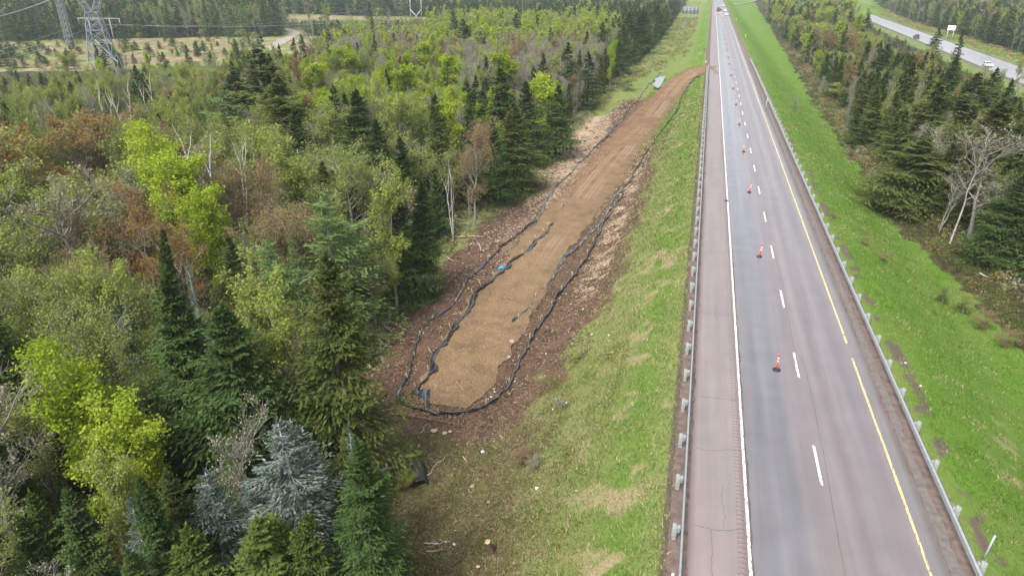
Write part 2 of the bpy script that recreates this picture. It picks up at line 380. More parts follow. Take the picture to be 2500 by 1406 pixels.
# ------------------------------------------------------------------ highway
M_road, n, l, b = nmat('wet asphalt'); tc = n.new('ShaderNodeTexCoord')
sx = n.new('ShaderNodeSeparateXYZ'); l.new(tc.outputs['Object'], sx.inputs[0])
nw = noi(.25, 3, (1, .12, 1)); mw = n.new('ShaderNodeMath'); mw.operation = 'MULTIPLY_ADD'; mw.inputs[1].default_value = .5; l.new(nw.outputs[0], mw.inputs[0])
l.new(sx.outputs['X'], mw.inputs[2])
mr = n.new('ShaderNodeMapRange'); mr.inputs[1].default_value = 1.25; mr.inputs[2].default_value = 13.25; l.new(mw.outputs[0], mr.inputs[0])
def xs(v): return (v-1)/12
A1, A2, A3 = (0.206, 0.172, 0.162), (0.144, 0.132, 0.135), (0.168, 0.138, 0.135)
rc = ramp(n, [(xs(1.5), (0.122, 0.082, 0.065)), (xs(1.95), A1), (xs(3.9), (0.195, 0.163, 0.155)), (xs(4.2), (0.152, 0.113, 0.098)), (xs(4.45), A2), (xs(5.3), (0.131, 0.129, 0.138)), (xs(5.7), (0.156, 0.148, 0.155)), (xs(6.5), (0.131, 0.129, 0.138)), (xs(7.0), (0.164, 0.148, 0.149)), (xs(8.0), (0.156, 0.129, 0.129)), (xs(8.8), (0.179, 0.159, 0.158)), (xs(9.3), (0.144, 0.122, 0.122)), (xs(10.2), (0.173, 0.154, 0.155)), (xs(10.8), (0.144, 0.124, 0.128)), (xs(11.6), (0.171, 0.148, 0.146)), (xs(12.1), (0.158, 0.146, 0.146)), (xs(12.4), (0.110, 0.093, 0.084))])
l.new(mr.outputs[0], rc.inputs[0])
gr_ = noi(30, 6); st_ = noi(1.2, 5, (1.5, .06, 1)); pt = noi(.5, 5)
def scale_by(colout, nodeout, lo, hi, a=.3, b_=.7):
    r = n.new('ShaderNodeMapRange'); r.inputs[1].default_value = a; r.inputs[2].default_value = b_; r.inputs[3].default_value = lo; r.inputs[4].default_value = hi; l.new(nodeout, r.inputs[0])
    v = n.new('ShaderNodeVectorMath'); v.operation = 'SCALE'; l.new(colout, v.inputs[0]); l.new(r.outputs[0], v.inputs['Scale']); return v.outputs[0]
c = scale_by(rc.outputs[0], gr_.outputs[0], .88, 1.12); c = scale_by(c, st_.outputs[0], .9, 1.1); c = scale_by(c, pt.outputs[0], .93, 1.07)
l.new(c, b.inputs['Base Color'])
rr = ramp(n, [(xs(1.6), (.50,)*3), (xs(4.2), (.48,)*3), (xs(4.5), (.17,)*3), (xs(5.3), (.24,)*3), (xs(5.9), (.17,)*3), (xs(6.9), (.20,)*3), (xs(7.6), (.32,)*3), (xs(8.7), (.36,)*3), (xs(9.9), (.25,)*3), (xs(10.6), (.38,)*3), (xs(11.8), (.25,)*3), (xs(12.5), (.6,)*3)])
b.inputs['Specular IOR Level'].default_value = .85; l.new(mr.outputs[0], rr.inputs[0]); l.new(rr.outputs[0], b.inputs['Roughness'])
bu = n.new('ShaderNodeBump'); bu.inputs['Strength'].default_value = .25; bu.inputs['Distance'].default_value = .01; l.new(gr_.outputs[0], bu.inputs['Height']); l.new(bu.outputs[0], b.inputs['Normal'])
def strip(name, ys, xcols, z, mat, kind='structure', wob=None):
    ys = np.asarray(ys); n_ = len(xcols); V = []
    for k, xc in enumerate(xcols):
        xx = np.full(len(ys), float(xc))
        if wob and k in (0, n_-1): xx = xx+(fbm(ys*1.1, ys*0+k*9.3, 61, 4)-.5)*wob
        V.append(np.c_[xx, ys, np.full(len(ys), z)])
    V = np.stack(V, 1).reshape(-1, 3); i = (np.arange(len(ys)-1)[:, None]*n_+np.arange(n_-1)[None]).ravel()
    return tag(link(name, mesh_np(name, V, [np.stack([i, i+1, i+1+n_, i+n_], -1)], mat)), kind=kind)
YS = np.concatenate([np.arange(-60, 10, 5), np.arange(10, 90, .25), np.arange(90, 240, 1), np.arange(240, 961, 20)])
road_o = strip('road', YS, [1.62, 4, 8, 12.5], .0, M_road, wob=.32)
M_grav = pm('shoulder gravel', (.125, .088, .074), .8, var=.35, scale=2.2, bump=.8)
strip('gravel_shoulder', YS, [.72, 2, 8, 14.0], -.03, M_grav, wob=.25)
# sand and broken asphalt beside the yellow line: slightly greyer worn strip
M_worn = pm('worn grey shoulder', (.135, .118, .105), .6, var=.25, scale=3, bump=.6)
strip('shoulder_patch', YS, [12.62, 12.85, 13.05], -.024, M_worn, wob=.3)
def paint(name, col):
    m, n, l, b = nmat(name); tc = n.new('ShaderNodeTexCoord'); q = n.new('ShaderNodeTexNoise'); q.inputs['Scale'].default_value = 7; q.inputs['Detail'].default_value = 8
    mp = n.new('ShaderNodeMapping'); mp.inputs['Scale'].default_value = (2.2, .5, 1); l.new(tc.outputs['Object'], mp.inputs[0]); l.new(mp.outputs[0], q.inputs['Vector'])
    r = ramp(n, [(.40, (.16, .13, .125)), (.455, col)]); l.new(q.outputs[0], r.inputs[0]); l.new(r.outputs[0], b.inputs['Base Color']); b.inputs['Roughness'].default_value = .55; return m
MW, MY = paint('worn white paint', (.78, .77, .74)), paint('worn yellow paint', (.66, .51, .22))
mk = MB()
def pstrip(x0, x1, y0, y1, m, step=3):
    ys = np.arange(y0, y1+.01, step); ys[-1] = y1
    V = np.r_[np.c_[np.full(len(ys), x0)+R.normal(0, .006, len(ys)), ys, np.full(len(ys), .005)], np.c_[np.full(len(ys), x1)+R.normal(0, .006, len(ys)), ys, np.full(len(ys), .005)]]
    i = np.arange(len(ys)-1); mk.add(V, np.stack([i, i+len(ys), i+len(ys)+1, i+1], -1), m)
pstrip(4.22, 4.34, -50, 960, 0)
gy_ = [at_z(2070, q_, 0)[1] for q_ in (873, 860, 847, 838)]
for a_, b_ in ((-50, gy_[0]), (gy_[1], gy_[2]), (gy_[3], 960)): pstrip(11.63, 11.75, a_, b_, 1)
# centre dashes: measured period 10.47 m, 3.3 m long
y0 = 27.05
_x, _y, _ = at_z(1985, 1087, 0)
for k in range(-6, 88): pstrip(7.93, 8.06, _y-3.3+k*10.47, _y+k*10.47, 0, 1.1)
tag(mk.build('road_markings', [MW, MY]), kind='structure')
# cracks across the paved shoulder, rumble strip grooves
ck = MB(); M_crack = pm('dark crack', (.075, .062, .058), .9)
def crack(pts, w=.018):
    w = w*.62
    pts = np.array(pts, float); t = np.gradient(pts, axis=0); nn = np.c_[-t[:, 1], t[:, 0]]; nn /= np.linalg.norm(nn, axis=1)[:, None]
    ww = w*(.5+R.random(len(pts)))[:, None]; i = np.arange(len(pts)-1); m = len(pts)
    A = pts+nn*ww; B = pts-nn*ww
    ck.add(np.r_[np.c_[A, np.full(m, .004)], np.c_[B, np.full(m, .004)]], np.stack([i, i+1, i+1+m, i+m], -1))
for py in (1288, 1100, 970, 765, 615, 437):
    cx, cy, _ = at_z(1740, py, 0)
    xx = np.linspace(1.8, 4.15, 22); crack(np.c_[xx, cy+np.cumsum(R.normal(0, .035, 22))+.1*np.sin(xx*2)])
for py0, py1, px0 in ((1406, 1290, 1742), (1290, 1180, 1765), (780, 740, 1750)):
    a_, b_ = at_z(px0, py0, 0), at_z(px0-4, py1, 0); t = np.linspace(0, 1, 24)[:, None]
    p = np.array(a_[:2])*(1-t)+np.array(b_[:2])*t; p[:, 0] += np.cumsum(R.normal(0, .03, 24)); crack(p, .012)
ys = np.arange(14, 130, .5)
for q_ in range(9): crack(np.c_[4.41+.02*np.sin(ys[q_*11:q_*11+12]*3)+R.normal(0, .02, 12), ys[q_*11:q_*11+12]], .05)
crack(np.c_[8.25+.12*np.sin(ys*.21)+np.cumsum(R.normal(0, .012, len(ys))), ys][:60], .013)
crack(np.c_[8.2+.1*np.sin(ys*.3), ys+30][:70], .010)
rk = MB()
for k in range(330):
    yy = 14+k*.30; rk.box((3.95, yy, .0015), (.34, .10, .003))
tag(rk.build('rumble_strip', pm('rumble groove', (.185, .150, .135), .7)), kind='structure')
o = ck.build('shoulder_cracks', M_crack); tag(o, kind='structure')
# second carriageway on the right, its verge sheet follows the ground
def draped(name, cl, wid, dz, mat, step=2.0, n_=9, ragged=0, kind='structure', zfun=None, seed=3):
    cl = np.array(cl, float); seg = np.r_[0, np.cumsum(np.linalg.norm(np.diff(cl[:, :2], axis=0), axis=1))]
    s = np.arange(0, seg[-1], step); s[-1] = seg[-1]
    px = np.interp(s, seg, cl[:, 0]); py = np.interp(s, seg, cl[:, 1]); 
    ker = np.ones(5)/5
    if len(s) > 12:
        px2 = np.convolve(px, ker, 'same'); py2 = np.convolve(py, ker, 'same'); px[3:-3] = px2[3:-3]; py[3:-3] = py2[3:-3]
    t = np.c_[np.gradient(px), np.gradient(py)]; t /= np.linalg.norm(t, axis=1)[:, None]; nn = np.c_[t[:, 1], -t[:, 0]]
    w = np.interp(s, seg, wid) if hasattr(wid, '__len__') else np.full(len(s), wid)
    u = np.linspace(-1, 1, n_)
    off = w[:, None]/2*u[None]
    if ragged:
        off[:, 0] -= (fbm(s*.6, s*0, seed, 4)-.5)*ragged; off[:, -1] += (fbm(s*.6, s*0+5, seed+1, 4)-.5)*ragged
    XX = px[:, None]+nn[:, :1]*off; YY = py[:, None]+nn[:, 1:]*off
    ZZ = (gz(XX, YY) if zfun is None else zfun(XX, YY, u[None]+0*XX))+dz
    i = (np.arange(len(s)-1)[:, None]*n_+np.arange(n_-1)[None]).ravel()
    V = np.stack([XX, YY, ZZ], -1).reshape(-1, 3)
    return tag(link(name, mesh_np(name, V, [np.stack([i, i+1, i+1+n_, i+n_], -1)], mat, smooth=True)), kind=kind)
M_road2 = pm('pale wet asphalt', (.24, .23, .235), .28, var=.12, scale=.6)
RRL = [(float(rrx(y)), y) for y in np.arange(120, 900, 6)]
RRZ = lambda XX, YY, u: np.full(XX.shape, -3.35)+20*ss(560, 1300, np.sqrt(XX**2+YY**2))
draped('far_road', RRL, 11.8, 0, M_road2, 6, 3, zfun=RRZ)
draped('far_road_shoulder', RRL, 14.2, -.08, M_grav, 6, 3, zfun=RRZ)
M_bank = pm('green verge bank', (.115, .15, .04), .95, var=.35, scale=.3, bump=.5)
for nm, a_, b_ in (('far_road_verge', 6.7, 12), ('far_road_verge', -6.7, -12)):
    ys = np.arange(120, 900, 6.); xa = rrx(ys)+a_; xb = rrx(ys)+b_
    za = RRZ(xa, ys, 0)-.1; zb = gz(xb, ys)-.15; m_ = len(ys); i = np.arange(m_-1)
    f = np.stack([i, i+m_, i+m_+1, i+1], -1); f = f if a_ > 0 else f[:, ::-1]
    tag(link(nm, mesh_np(nm, np.r_[np.c_[xa, ys, za], np.c_[xb, ys, zb]], [f], M_bank)), kind='structure')
mk = MB()
for off, sty in ((-3.7, 0), (3.7, 0), (0, 1)):
    for k in range(75):
        y_ = 130+k*10
        L_ = 10 if sty == 0 else 3.3
        xs_ = [rrx(y_)+off-.07, rrx(y_)+off+.07, rrx(y_+L_)+off+.07, rrx(y_+L_)+off-.07]
        Vv = np.array([(xs_[0], y_, 0), (xs_[1], y_, 0), (xs_[2], y_+L_, 0), (xs_[3], y_+L_, 0)], float); Vv[:, 2] = RRZ(Vv[:, 0], Vv[:, 1], 0)+.012
        mk.add(Vv, np.array([[0, 1, 2, 3]]))
tag(mk.build('far_road_markings', MW), kind='structure')
# gravel road in the power line clearing; side road at the far junction
M_gr = pm('pale gravel road', (.27, .235, .19), .95, var=.2, scale=.5)
draped('gravel_road', GRP, 5.5, .18, M_gr, 4, 5, ragged=1.2)
draped('side_road', [at_z(1700, 3, 0)[:2], at_z(1742, 3, 0)[:2]], 8, .3, M_gr, 6, 3)
draped('side_road', [at_z(1778, 3, 0)[:2], at_z(1830, 3, 0)[:2], at_z(1990, -4, 0)[:2]], 8, 1.0, M_gr, 6, 3)
# dirt access track
M_trk, n, l, b = nmat('packed dirt and stone'); tc = n.new('ShaderNodeTexCoord'); b.inputs['Roughness'].default_value = .85
a1 = noi(14, 8); a2 = noi(.5, 5); vo = n.new('ShaderNodeTexVoronoi'); vo.inputs['Scale'].default_value = 7; l.new(tc.outputs['Object'], vo.inputs['Vector'])
at1 = n.new('ShaderNodeAttribute'); at1.attribute_name = 'rut'
cr = ramp(n, [(.3, (.095, .056, .027)), (.5, (.180, .112, .052)), (.68, (.29, .20, .108))]); l.new(a1.outputs[0], cr.inputs[0])
c = scale_by(cr.outputs[0], a2.outputs[0], .70, 1.25); c = scale_by(c, vo.outputs[0], 1.12, .8, 0, .8)
sp = n.new('ShaderNodeSeparateXYZ'); l.new(tc.outputs['Object'], sp.inputs[0])
far_c = n.new('ShaderNodeMapRange'); far_c.inputs[1].default_value = 85; far_c.inputs[2].default_value = 150; l.new(sp.outputs['Y'], far_c.inputs[0])
redd = n.new('ShaderNodeVectorMath'); redd.operation = 'MULTIPLY'; redd.inputs[1].default_value = (.96, .84, .84); l.new(c, redd.inputs[0])
c = mix(c, redd.outputs[0], far_c.outputs[0])
c = mix(c, (.34, .245, .155), at1.outputs['Fac'])
l.new(c, b.inputs['Base Color'])
bu = n.new('ShaderNodeBump'); bu.inputs['Strength'].default_value = .8; bu.inputs['Distance'].default_value = .06; l.new(vo.outputs[0], bu.inputs['Height']); l.new(bu.outputs[0], b.inputs['Normal'])
def trz(XX, YY, u):
    d, tz, sd_ = pdist(TRK, XX, YY, TRZ)
    q = sd_*d
    z = tz+.10*(1-ss(2.0, 3.6, d))
    for c0 in (-.95, .85, 1.9): z = z-.05*np.exp(-((q-c0-.25*np.sin(YY*.05))/.22)**2)*ss(60, 80, YY)
    z = z+(fbm(XX*2.2, YY*2.2, 71, 3)-.5)*.14*(1-.7*ss(60, 90, YY))
    return z
tr = draped('dirt_track', [(-16.2, 40.0), (-16.3, 42)]+[tuple(p) for p in TRK[1:]], np.r_[3.8, 5.4, 6.3, 6.3, 6.5, 7.6, 8.2, 8.2, 7.2, 6.4, 5.8, 6.0], .02, M_trk, .35, 29, ragged=1.2, zfun=trz)
co = np.empty(len(tr.data.vertices)*3, np.float32); tr.data.vertices.foreach_get('co', co); co = co.reshape(-1, 3)
d, tz, sd_ = pdist(TRK, co[:, 0], co[:, 1], TRZ); q = sd_*d; rut = 0
for c0 in (-1.2, -.6, .6, 1.15, 1.75): rut = rut+np.exp(-((q-c0-.25*np.sin(co[:, 1]*.05))/.14)**2)
rut = np.clip(rut, 0, 1)*ss(58, 85, co[:, 1])*ss(.35, .6, fbm(co[:, 0]*.2, co[:, 1]*.12, 77))*.6
a = tr.data.attributes.new('rut', 'FLOAT', 'POINT'); a.data.foreach_set('value', rut.astype(np.float32))
# mud carried onto the road
M_mud = pm('mud smear', (.17, .11, .075), .7, var=.2, scale=2)
mm = MB()
for (p0, p1, p2, w0) in (((1.2, 209.5), (3.2, 206), (3.9, 194), .5), ((1.2, 208.2), (3.0, 202), (3.2, 192), .35), ((.6, 209), (2.4, 211), (4.4, 213), .8)):
    t = np.linspace(0, 1, 16)[:, None]; P = (1-t)**2*np.array(p0)+2*t*(1-t)*np.array(p1)+t*t*np.array(p2)
    T = np.gradient(P, axis=0); T /= np.linalg.norm(T, axis=1)[:, None]; N_ = np.c_[-T[:, 1], T[:, 0]]; ww = (w0*(1-t*.7))
    i = np.arange(15); zz = np.full(16, .008+.003*len(mm.V)); mm.add(np.r_[np.c_[P+N_*ww, zz], np.c_[P-N_*ww, zz]], np.stack([i, i+1, i+17, i+16], -1)[:, ::-1])
tag(mm.build('mud_tracks', M_mud), kind='structure')
# puddle
M_wat = pm('still water', (.12, .13, .13), .03, spec=1.0)
pd = [at(px, py) for px, py in ((1596, 216), (1602, 207), (1600, 200), (1610, 194), (1621, 193), (1616, 203), (1612, 210), (1606, 217))]
pc = np.mean(pd, axis=0); zz = max(p[2] for p in pd)+.25
V = [(pc[0], pc[1], zz)]+[(pc[0]+(p[0]-pc[0])*f_, pc[1]+(p[1]-pc[1])*f_, zz) for p in pd for f_ in (1.3,)]
tag(link('pond_water', mesh_np('pond_water', np.array(V), [np.array([(0, i+1, (i+1) % 8+1) for i in range(8)])], M_wat)), kind='structure')
pudz = []

# ------------------------------------------------------------------ tree meshes
M_bark = pm('dark bark', (.075, .060, .048), .95, var=.4, scale=6)
M_greybark = pm('grey bark', (.20, .185, .165), .95, var=.35, scale=6)
M_white = pm('white birch bark', (.34, .32, .285), .9, var=.3, scale=5)
M_twig = pm('grey brown twigs', (.205, .19, .15), .95, var=.3, scale=3)
M_pale = pm('pale twigs', (.23, .205, .175), .95, var=.3, scale=3)
M_lich = pm('lichen branches', (.34, .37, .36), .95, var=.3, scale=3)
LM = {
 'fir': leafmat('fir needles', [(.034, .062, .020), (.056, .098, .030), (.086, .135, .042), (.12, .17, .055)], .25, .35),
 'olivefir': leafmat('olive spruce needles', [(.050, .070, .020), (.085, .110, .030), (.12, .145, .042), (.155, .18, .056)], .25, .35),
 'youngfir': leafmat('young fir needles', [(.045, .085, .02), (.08, .125, .028), (.125, .165, .042)], .2, .4),
 'silver': leafmat('silver lichen needles', [(.04, .07, .03), (.08, .11, .07), (.155, .19, .17), (.24, .28, .26)], .2, .15),
 'larch': leafmat('blue green larch needles', [(.105, .17, .055), (.155, .24, .082), (.205, .30, .11)], .3, .3),
 'lime': leafmat('fresh lime leaves', [(.19, .27, .025), (.30, .39, .035), (.42, .50, .07)], .45, .45),
 'yellow': leafmat('yellow green buds', [(.18, .235, .05), (.28, .33, .075), (.39, .42, .13)], .4, .3),
 'olive': leafmat('olive buds', [(.125, .165, .038), (.19, .24, .055), (.265, .305, .085), (.33, .34, .13)], .35, .5),
 'tan': leafmat('tan and orange buds', [(.15, .12, .06), (.22, .16, .075), (.27, .185, .095), (.20, .20, .075)], .3, .5),
 'red': leafmat('red maple buds', [(.15, .13, .045), (.25, .125, .055), (.32, .15, .07), (.20, .20, .055), (.24, .24, .07)], .3, .2),
 'bare': leafmat('fine grey brown twig tips', [(.18, .18, .12), (.255, .25, .17), (.33, .32, .24)], .2, .5),
 'pink': leafmat('blossom', [(.5, .38, .36), (.75, .66, .62)], .3, .2),
}
def conifer(H, Rr, nw, nb, ns, n2, sz, seed, base=.06, flat=0., droop=.18, gap=0., irr=.25, top_taper=.85, kfine=1.0):
    r = np.random.default_rng(seed)
    zs = base*H+(H*(1-base)-.15)*np.linspace(0, 1, nw)**(.95)
    zs = np.repeat(zs, nb)+r.normal(0, H/nw*.3, nw*nb); n = len(zs); zs = np.clip(zs, base*H*.8, H-.1)
    t = zs/H; az = r.random(n)*2*pi
    lob = 1+.20*np.sin(az*2+seed)+.15*np.sin(az*3+t*9+seed*2)+.14*np.sin(t*23+seed*3+az)
    L = Rr*np.clip((1-t), 0, 1)**top_taper*(1+irr*r.normal(0, 1, n).clip(-2, 1.6))*lob
    L = L*ss(0, .16, t*1.0+.04)*1.0+.10
    keep = r.random(n) > gap+.35*(t < .22)+.22*(np.sin(az*1.0+t*14+seed*1.7) > .72); zs, t, az, L = zs[keep], t[keep], az[keep], L[keep]; n = len(zs)
    pitch = np.where(t > .75, .45*(t-.75)/.25+.08, .08-.30*(1-t))-droop*(1-t)*.6
    pitch = pitch+r.normal(0, .09, n)
    D = np.stack([np.cos(az)*np.cos(pitch), np.sin(az)*np.cos(pitch), np.sin(pitch)], -1)
    P0 = np.c_[np.zeros(n), np.zeros(n), zs]
    S = np.c_[-np.sin(az), np.cos(az), np.zeros(n)]
    # points along each branch
    u = (np.arange(ns)+.6)/ns; u = u[None]+r.random((n, ns))*.5/ns
    curve = -.10*np.sin(u*pi)+.10*u**2
    PB = P0[:, None]+D[:, None]*(L[:, None]*u)[..., None]; PB[..., 2] += curve*L[:, None]
    out = []
    for side in (-1, 1):
        ang = radians(48)+r.normal(0, .22, (n, ns))
        sd_ = D[:, None]*np.cos(ang)[..., None]+S[:, None]*(np.sin(ang)*side)[..., None]
        sd_[..., 2] += r.normal(-.10, .14, (n, ns)); sd_ = nrm(sd_)
        sl = (L[:, None]*(1-u)*.55+(.04+.14*(1-t))[:, None]+.10*L[:, None])*(.7+.6*r.random((n, ns)))
        for k in range(n2):
            f0 = k/n2
            c = PB+sd_*(sl*(f0+.25/n2))[..., None]
            jit = r.normal(0, 1, (n, ns, 3))*np.array([.35, .35, .42]); dd = nrm(sd_+jit*.55+D[:, None]*.3)
            ln = np.clip(sl/n2*1.35, sz*1.1, sz*3.2)*(.7+.6*r.random((n, ns)))*np.where(t > .93, .6, 1)[:, None]
            up = nrm(np.array([0, 0, 1.])+r.normal(0, .42, (n, ns, 3))); wv = nrm(np.cross(dd, up))
            wd = (sz*(.6+.6*r.random((n, ns))))[..., None]
            a = c; q = c+dd*ln[..., None]; m = c+dd*(ln*.45)[..., None]
            out.append(np.stack([a, m+wv*wd*.5, q, m-wv*wd*.5], -2).reshape(-1, 4, 3))
    # leader tip
    tp = np.array([0, 0, H-.15]); 
    for k in range(26):
        a_ = r.random()*2*pi; d = np.array([cos(a_)*.3, sin(a_)*.3, .95]); d /= np.linalg.norm(d); p = tp-np.array([0, 0, .6])*r.random()+np.array([0, 0, .25]); w_ = np.array([-sin(a_), cos(a_), 0])*sz*.4
        out.append(np.array([[p, p+d*.14+w_, p+d*.34, p+d*.14-w_]]))
    Q = np.concatenate(out); 
    br = (P0+D*0, P0+D*(L*.8)[:, None])
    return Q, br
def trunk_mb(H, r0, seed, k=7, bend=.25):
    r = np.random.default_rng(seed); z = np.linspace(0, H, 9)
    x = np.cumsum(r.normal(0, bend/3, 9))*np.linspace(0, 1, 9); y = np.cumsum(r.normal(0, bend/3, 9))*np.linspace(0, 1, 9)
    return np.c_[x, y, z], r0*(1-z/H)**.8+.012
def grow(P, T, L, n, ratio, ang, seed, K=4, lo=.3, up=.25, jit=.35, hi=1.0):
    "children of polylines P (N,K,3) with lengths L"
    r = np.random.default_rng(seed); N, Kp, _ = P.shape
    u = lo+(hi-lo)*((np.arange(n)[None]+r.random((N, n)))/n); f = u*(Kp-1); i = np.minimum(f.astype(int), Kp-2); w = (f-i)[..., None]
    I = np.arange(N)[:, None]; S = P[I, i]*(1-w)+P[I, i+1]*w; t = nrm(P[I, i+1]-P[I, i])
    rd = r.normal(0, 1, (N, n, 3)); side = nrm(rd-(rd*t).sum(-1, keepdims=True)*t)
    a = ang*(.75+.5*r.random((N, n)))[..., None]
    d = nrm(t*np.cos(a)+side*np.sin(a)+np.array([0, 0, up]))
    l = (L[:, None]*ratio*(1.05-.55*(u-lo)/(hi-lo))*(.7+.6*r.random((N, n))))
    pts = [S]; cur = S; dd = d
    for k in range(K-1):
        dd = nrm(dd+r.normal(0, jit*.4, dd.shape)+np.array([0, 0, up*.3])); cur = cur+dd*(l/(K-1))[..., None]; pts.append(cur)
    return np.stack(pts, -2).reshape(N*n, K, 3), l.reshape(-1)
def segs(P, r0, r1, k):
    N, K, _ = P.shape; ra = np.linspace(0, 1, K)
    A = P[:, :-1].reshape(-1, 3); B = P[:, 1:].reshape(-1, 3)
    rr = (np.broadcast_to(r0, N)[:, None]*(1-ra)+np.broadcast_to(r1, N)[:, None]*ra)
    return tubes(A, B, rr[:, :-1].ravel(), rr[:, 1:].ravel(), k)
def decid(H, Rr, seed, nl=13, n2=6, n3=5, leaves=5, lsz=.12, scat=.3, base=.3, ang=.75, stems=1, twr=.006, narrow=1., lean=0., upb=.28, ragged=.3, thick=1.0):
    r = np.random.default_rng(seed); trunks = []
    for s in range(stems):
        z = np.linspace(0, H*.93*(1-.08*s), 8); a = r.random()*6.28; o = (0 if stems == 1 else .5)+lean
        x = np.cumsum(r.normal(0, .06*H/10, 8))+np.cos(a)*z*.16*o; y = np.cumsum(r.normal(0, .06*H/10, 8))+np.sin(a)*z*.16*o
        x -= x[0]; y -= y[0]; trunks.append(np.c_[x, y, z])
    T = np.stack(trunks)
    L1, l1 = grow(T, None, np.full(stems, H*.93), nl, 0, ang, seed+1, K=5, lo=base, up=upb, jit=.3, hi=.97)
    # crown profile gives limb lengths
    u = (L1[:, 0, 2]/H); prof = np.sin(np.clip((u-base*.6)/(1.04-base*.6), .05, 1)**1.25*pi)**.65
    want = Rr*prof*(1+ragged*r.normal(0, 1, len(u)).clip(-1.5, 1.5))+.3
    # rescale by regrowing with the wanted length
    d = L1-L1[:, :1]; 
    r2 = np.random.default_rng(seed+5); S = L1[:, 0]; az = r2.random(len(u))*2*pi+np.arange(len(u))*2.4
    el = (pi/2-ang)*(.7+.6*r2.random(len(u)))+.35*(u-.5); cur = S; dd = np.stack([np.cos(az)*np.cos(el), np.sin(az)*np.cos(el), np.sin(el)], -1); pts = [S]
    for k in range(4):
        dd = nrm(dd+r2.normal(0, .13, dd.shape)+np.array([0, 0, .10])); cur = cur+dd*(want/4)[:, None]; pts.append(cur)
    L1 = np.stack(pts, 1); l1 = want
    top = T[:, -3:]; 
    A2_, l2 = grow(L1, None, l1, n2, .45, .75, seed+2, K=4, lo=.2, up=upb*.8)
    A2t, l2t = grow(T, None, np.full(stems, Rr*1.0), n2+3, .45, .6, seed+7, K=4, lo=.78, up=.5)
    A2_ = np.concatenate([A2_, A2t]); l2 = np.r_[l2, l2t]
    A3, l3 = grow(A2_, None, l2, n3, .55, .7, seed+3, K=3, lo=.15, up=.2)
    tw = MB(); rt = (.012*H+.02)*thick
    v, f = segs(T, rt, .012, 6); tw.add(v, f)
    v, f = segs(L1, rt*.42*np.clip(l1/Rr, .3, 1), .010, 4); tw.add(v, f)
    fine = MB(); v, f = segs(A2_, .011, twr, 3); fine.add(v, f); v, f = segs(A3, twr, twr*.55, 3); fine.add(v, f)
    Q = None
    if leaves:
        P = np.concatenate([A3[:, 1], A3[:, 2], A2_[:, -1]]); P = np.repeat(P, leaves, 0); m = len(P)
        P = P+r.normal(0, scat*.5, (m, 3)); a = nrm(r.normal(0, 1, (m, 3))+np.array([0, 0, .0])); b2 = nrm(np.cross(a, r.normal(0, 1, (m, 3))))
        s = (lsz*(.55+.9*r.random(m)))[:, None]*.5
        Q = np.stack([P-a*s*1.2, P+b2*s*.8, P+a*s*1.2, P-b2*s*.8], 1)
    return tw, fine, Q
PROTO = {}
def reg(kind, lod, trunk_me, crown_me, H): PROTO.setdefault((kind, lod), []).append((trunk_me, crown_me, H))
def con_proto(kind, lod, seed, H, Rr, mat, bark=None, brm=None, brn=0, **kw):
    Q, br = conifer(H, Rr, seed=seed, **kw)
    p, rad = trunk_mb(H, .012*H+.03, seed); t = MB(); p[:, :2] *= .15; t.tube(p, rad, 6 if lod != 'lo' else 4)
    tm = mesh_np('trunk', np.concatenate(t.V), t.F, bark or M_bark)
    V, F = quads(Q); V[:, 2] = np.maximum(V[:, 2], .1); Fl = [F]; mi = np.zeros(len(F)); mats = [mat]
    if brm or lod == 'hi':
        st = max(1, brn or 1); v2, f2 = tubes(br[0][::st], br[1][::st], .018, .006, 3)
        Fl.append(f2+len(V)); V = np.r_[V, v2]; mi = np.r_[mi, np.ones(len(f2))]; mats.append(brm or M_bark)
    reg(kind, lod, tm, mesh_np('crown', V, Fl, mats, mi), H)
def dec_proto(kind, lod, seed, H, Rr, mat, bark=None, twig=None, **kw):
    tw, fine, Q = decid(H, Rr, seed, **kw)
    tm = mesh_np('trunk', np.concatenate(tw.V), tw.F, bark or M_greybark)
    V = np.concatenate(fine.V); Fl = list(fine.F); nfi = sum(len(f) for f in Fl); mi = np.ones(nfi)
    if Q is not None:
        v2, f2 = quads(Q); Fl.append(f2+len(V)); V = np.r_[V, v2]; mi = np.r_[mi, np.zeros(len(f2))]
    reg(kind, lod, tm, mesh_np('crown', V, Fl, [mat, twig or M_twig], mi), H)
for s in range(5):
    rr_ = (2.3, 1.6, 3.2, 1.9, 2.7)[s]; hh_ = 12
    con_proto('fir', 'hi', 100+s, 12, rr_, LM['fir'], nw=44, nb=9, ns=10 if s != 2 else 13, n2=4 if s != 2 else 5, sz=.105, gap=.05*(s%3), top_taper=.78 if s != 2 else .9)
    con_proto('olivefir', 'hi', 120+s, 12, rr_*1.08, LM['olivefir'], nw=36, nb=9, ns=10 if s != 2 else 13, n2=4 if s != 2 else 5, sz=.11, gap=.12, irr=.38, droop=.25)
for s in range(2):
    con_proto('silver', 'hi', 140+s, 10, 1.9, LM['silver'], M_lich, M_lich, 1, nw=34, nb=7, ns=10, n2=4, sz=.058, gap=.22, irr=.42)
    con_proto('youngfir', 'hi', 150+s, 9, 2.3, LM['youngfir'], nw=32, nb=8, ns=8, n2=4, sz=.12, gap=.05, irr=.3)
    con_proto('larch', 'hi', 160+s, 12, 2.7, LM['larch'], M_greybark, M_twig, 1, nw=30, nb=7, ns=10, n2=4, sz=.09, gap=.15, irr=.4, droop=-.2, top_taper=.6)
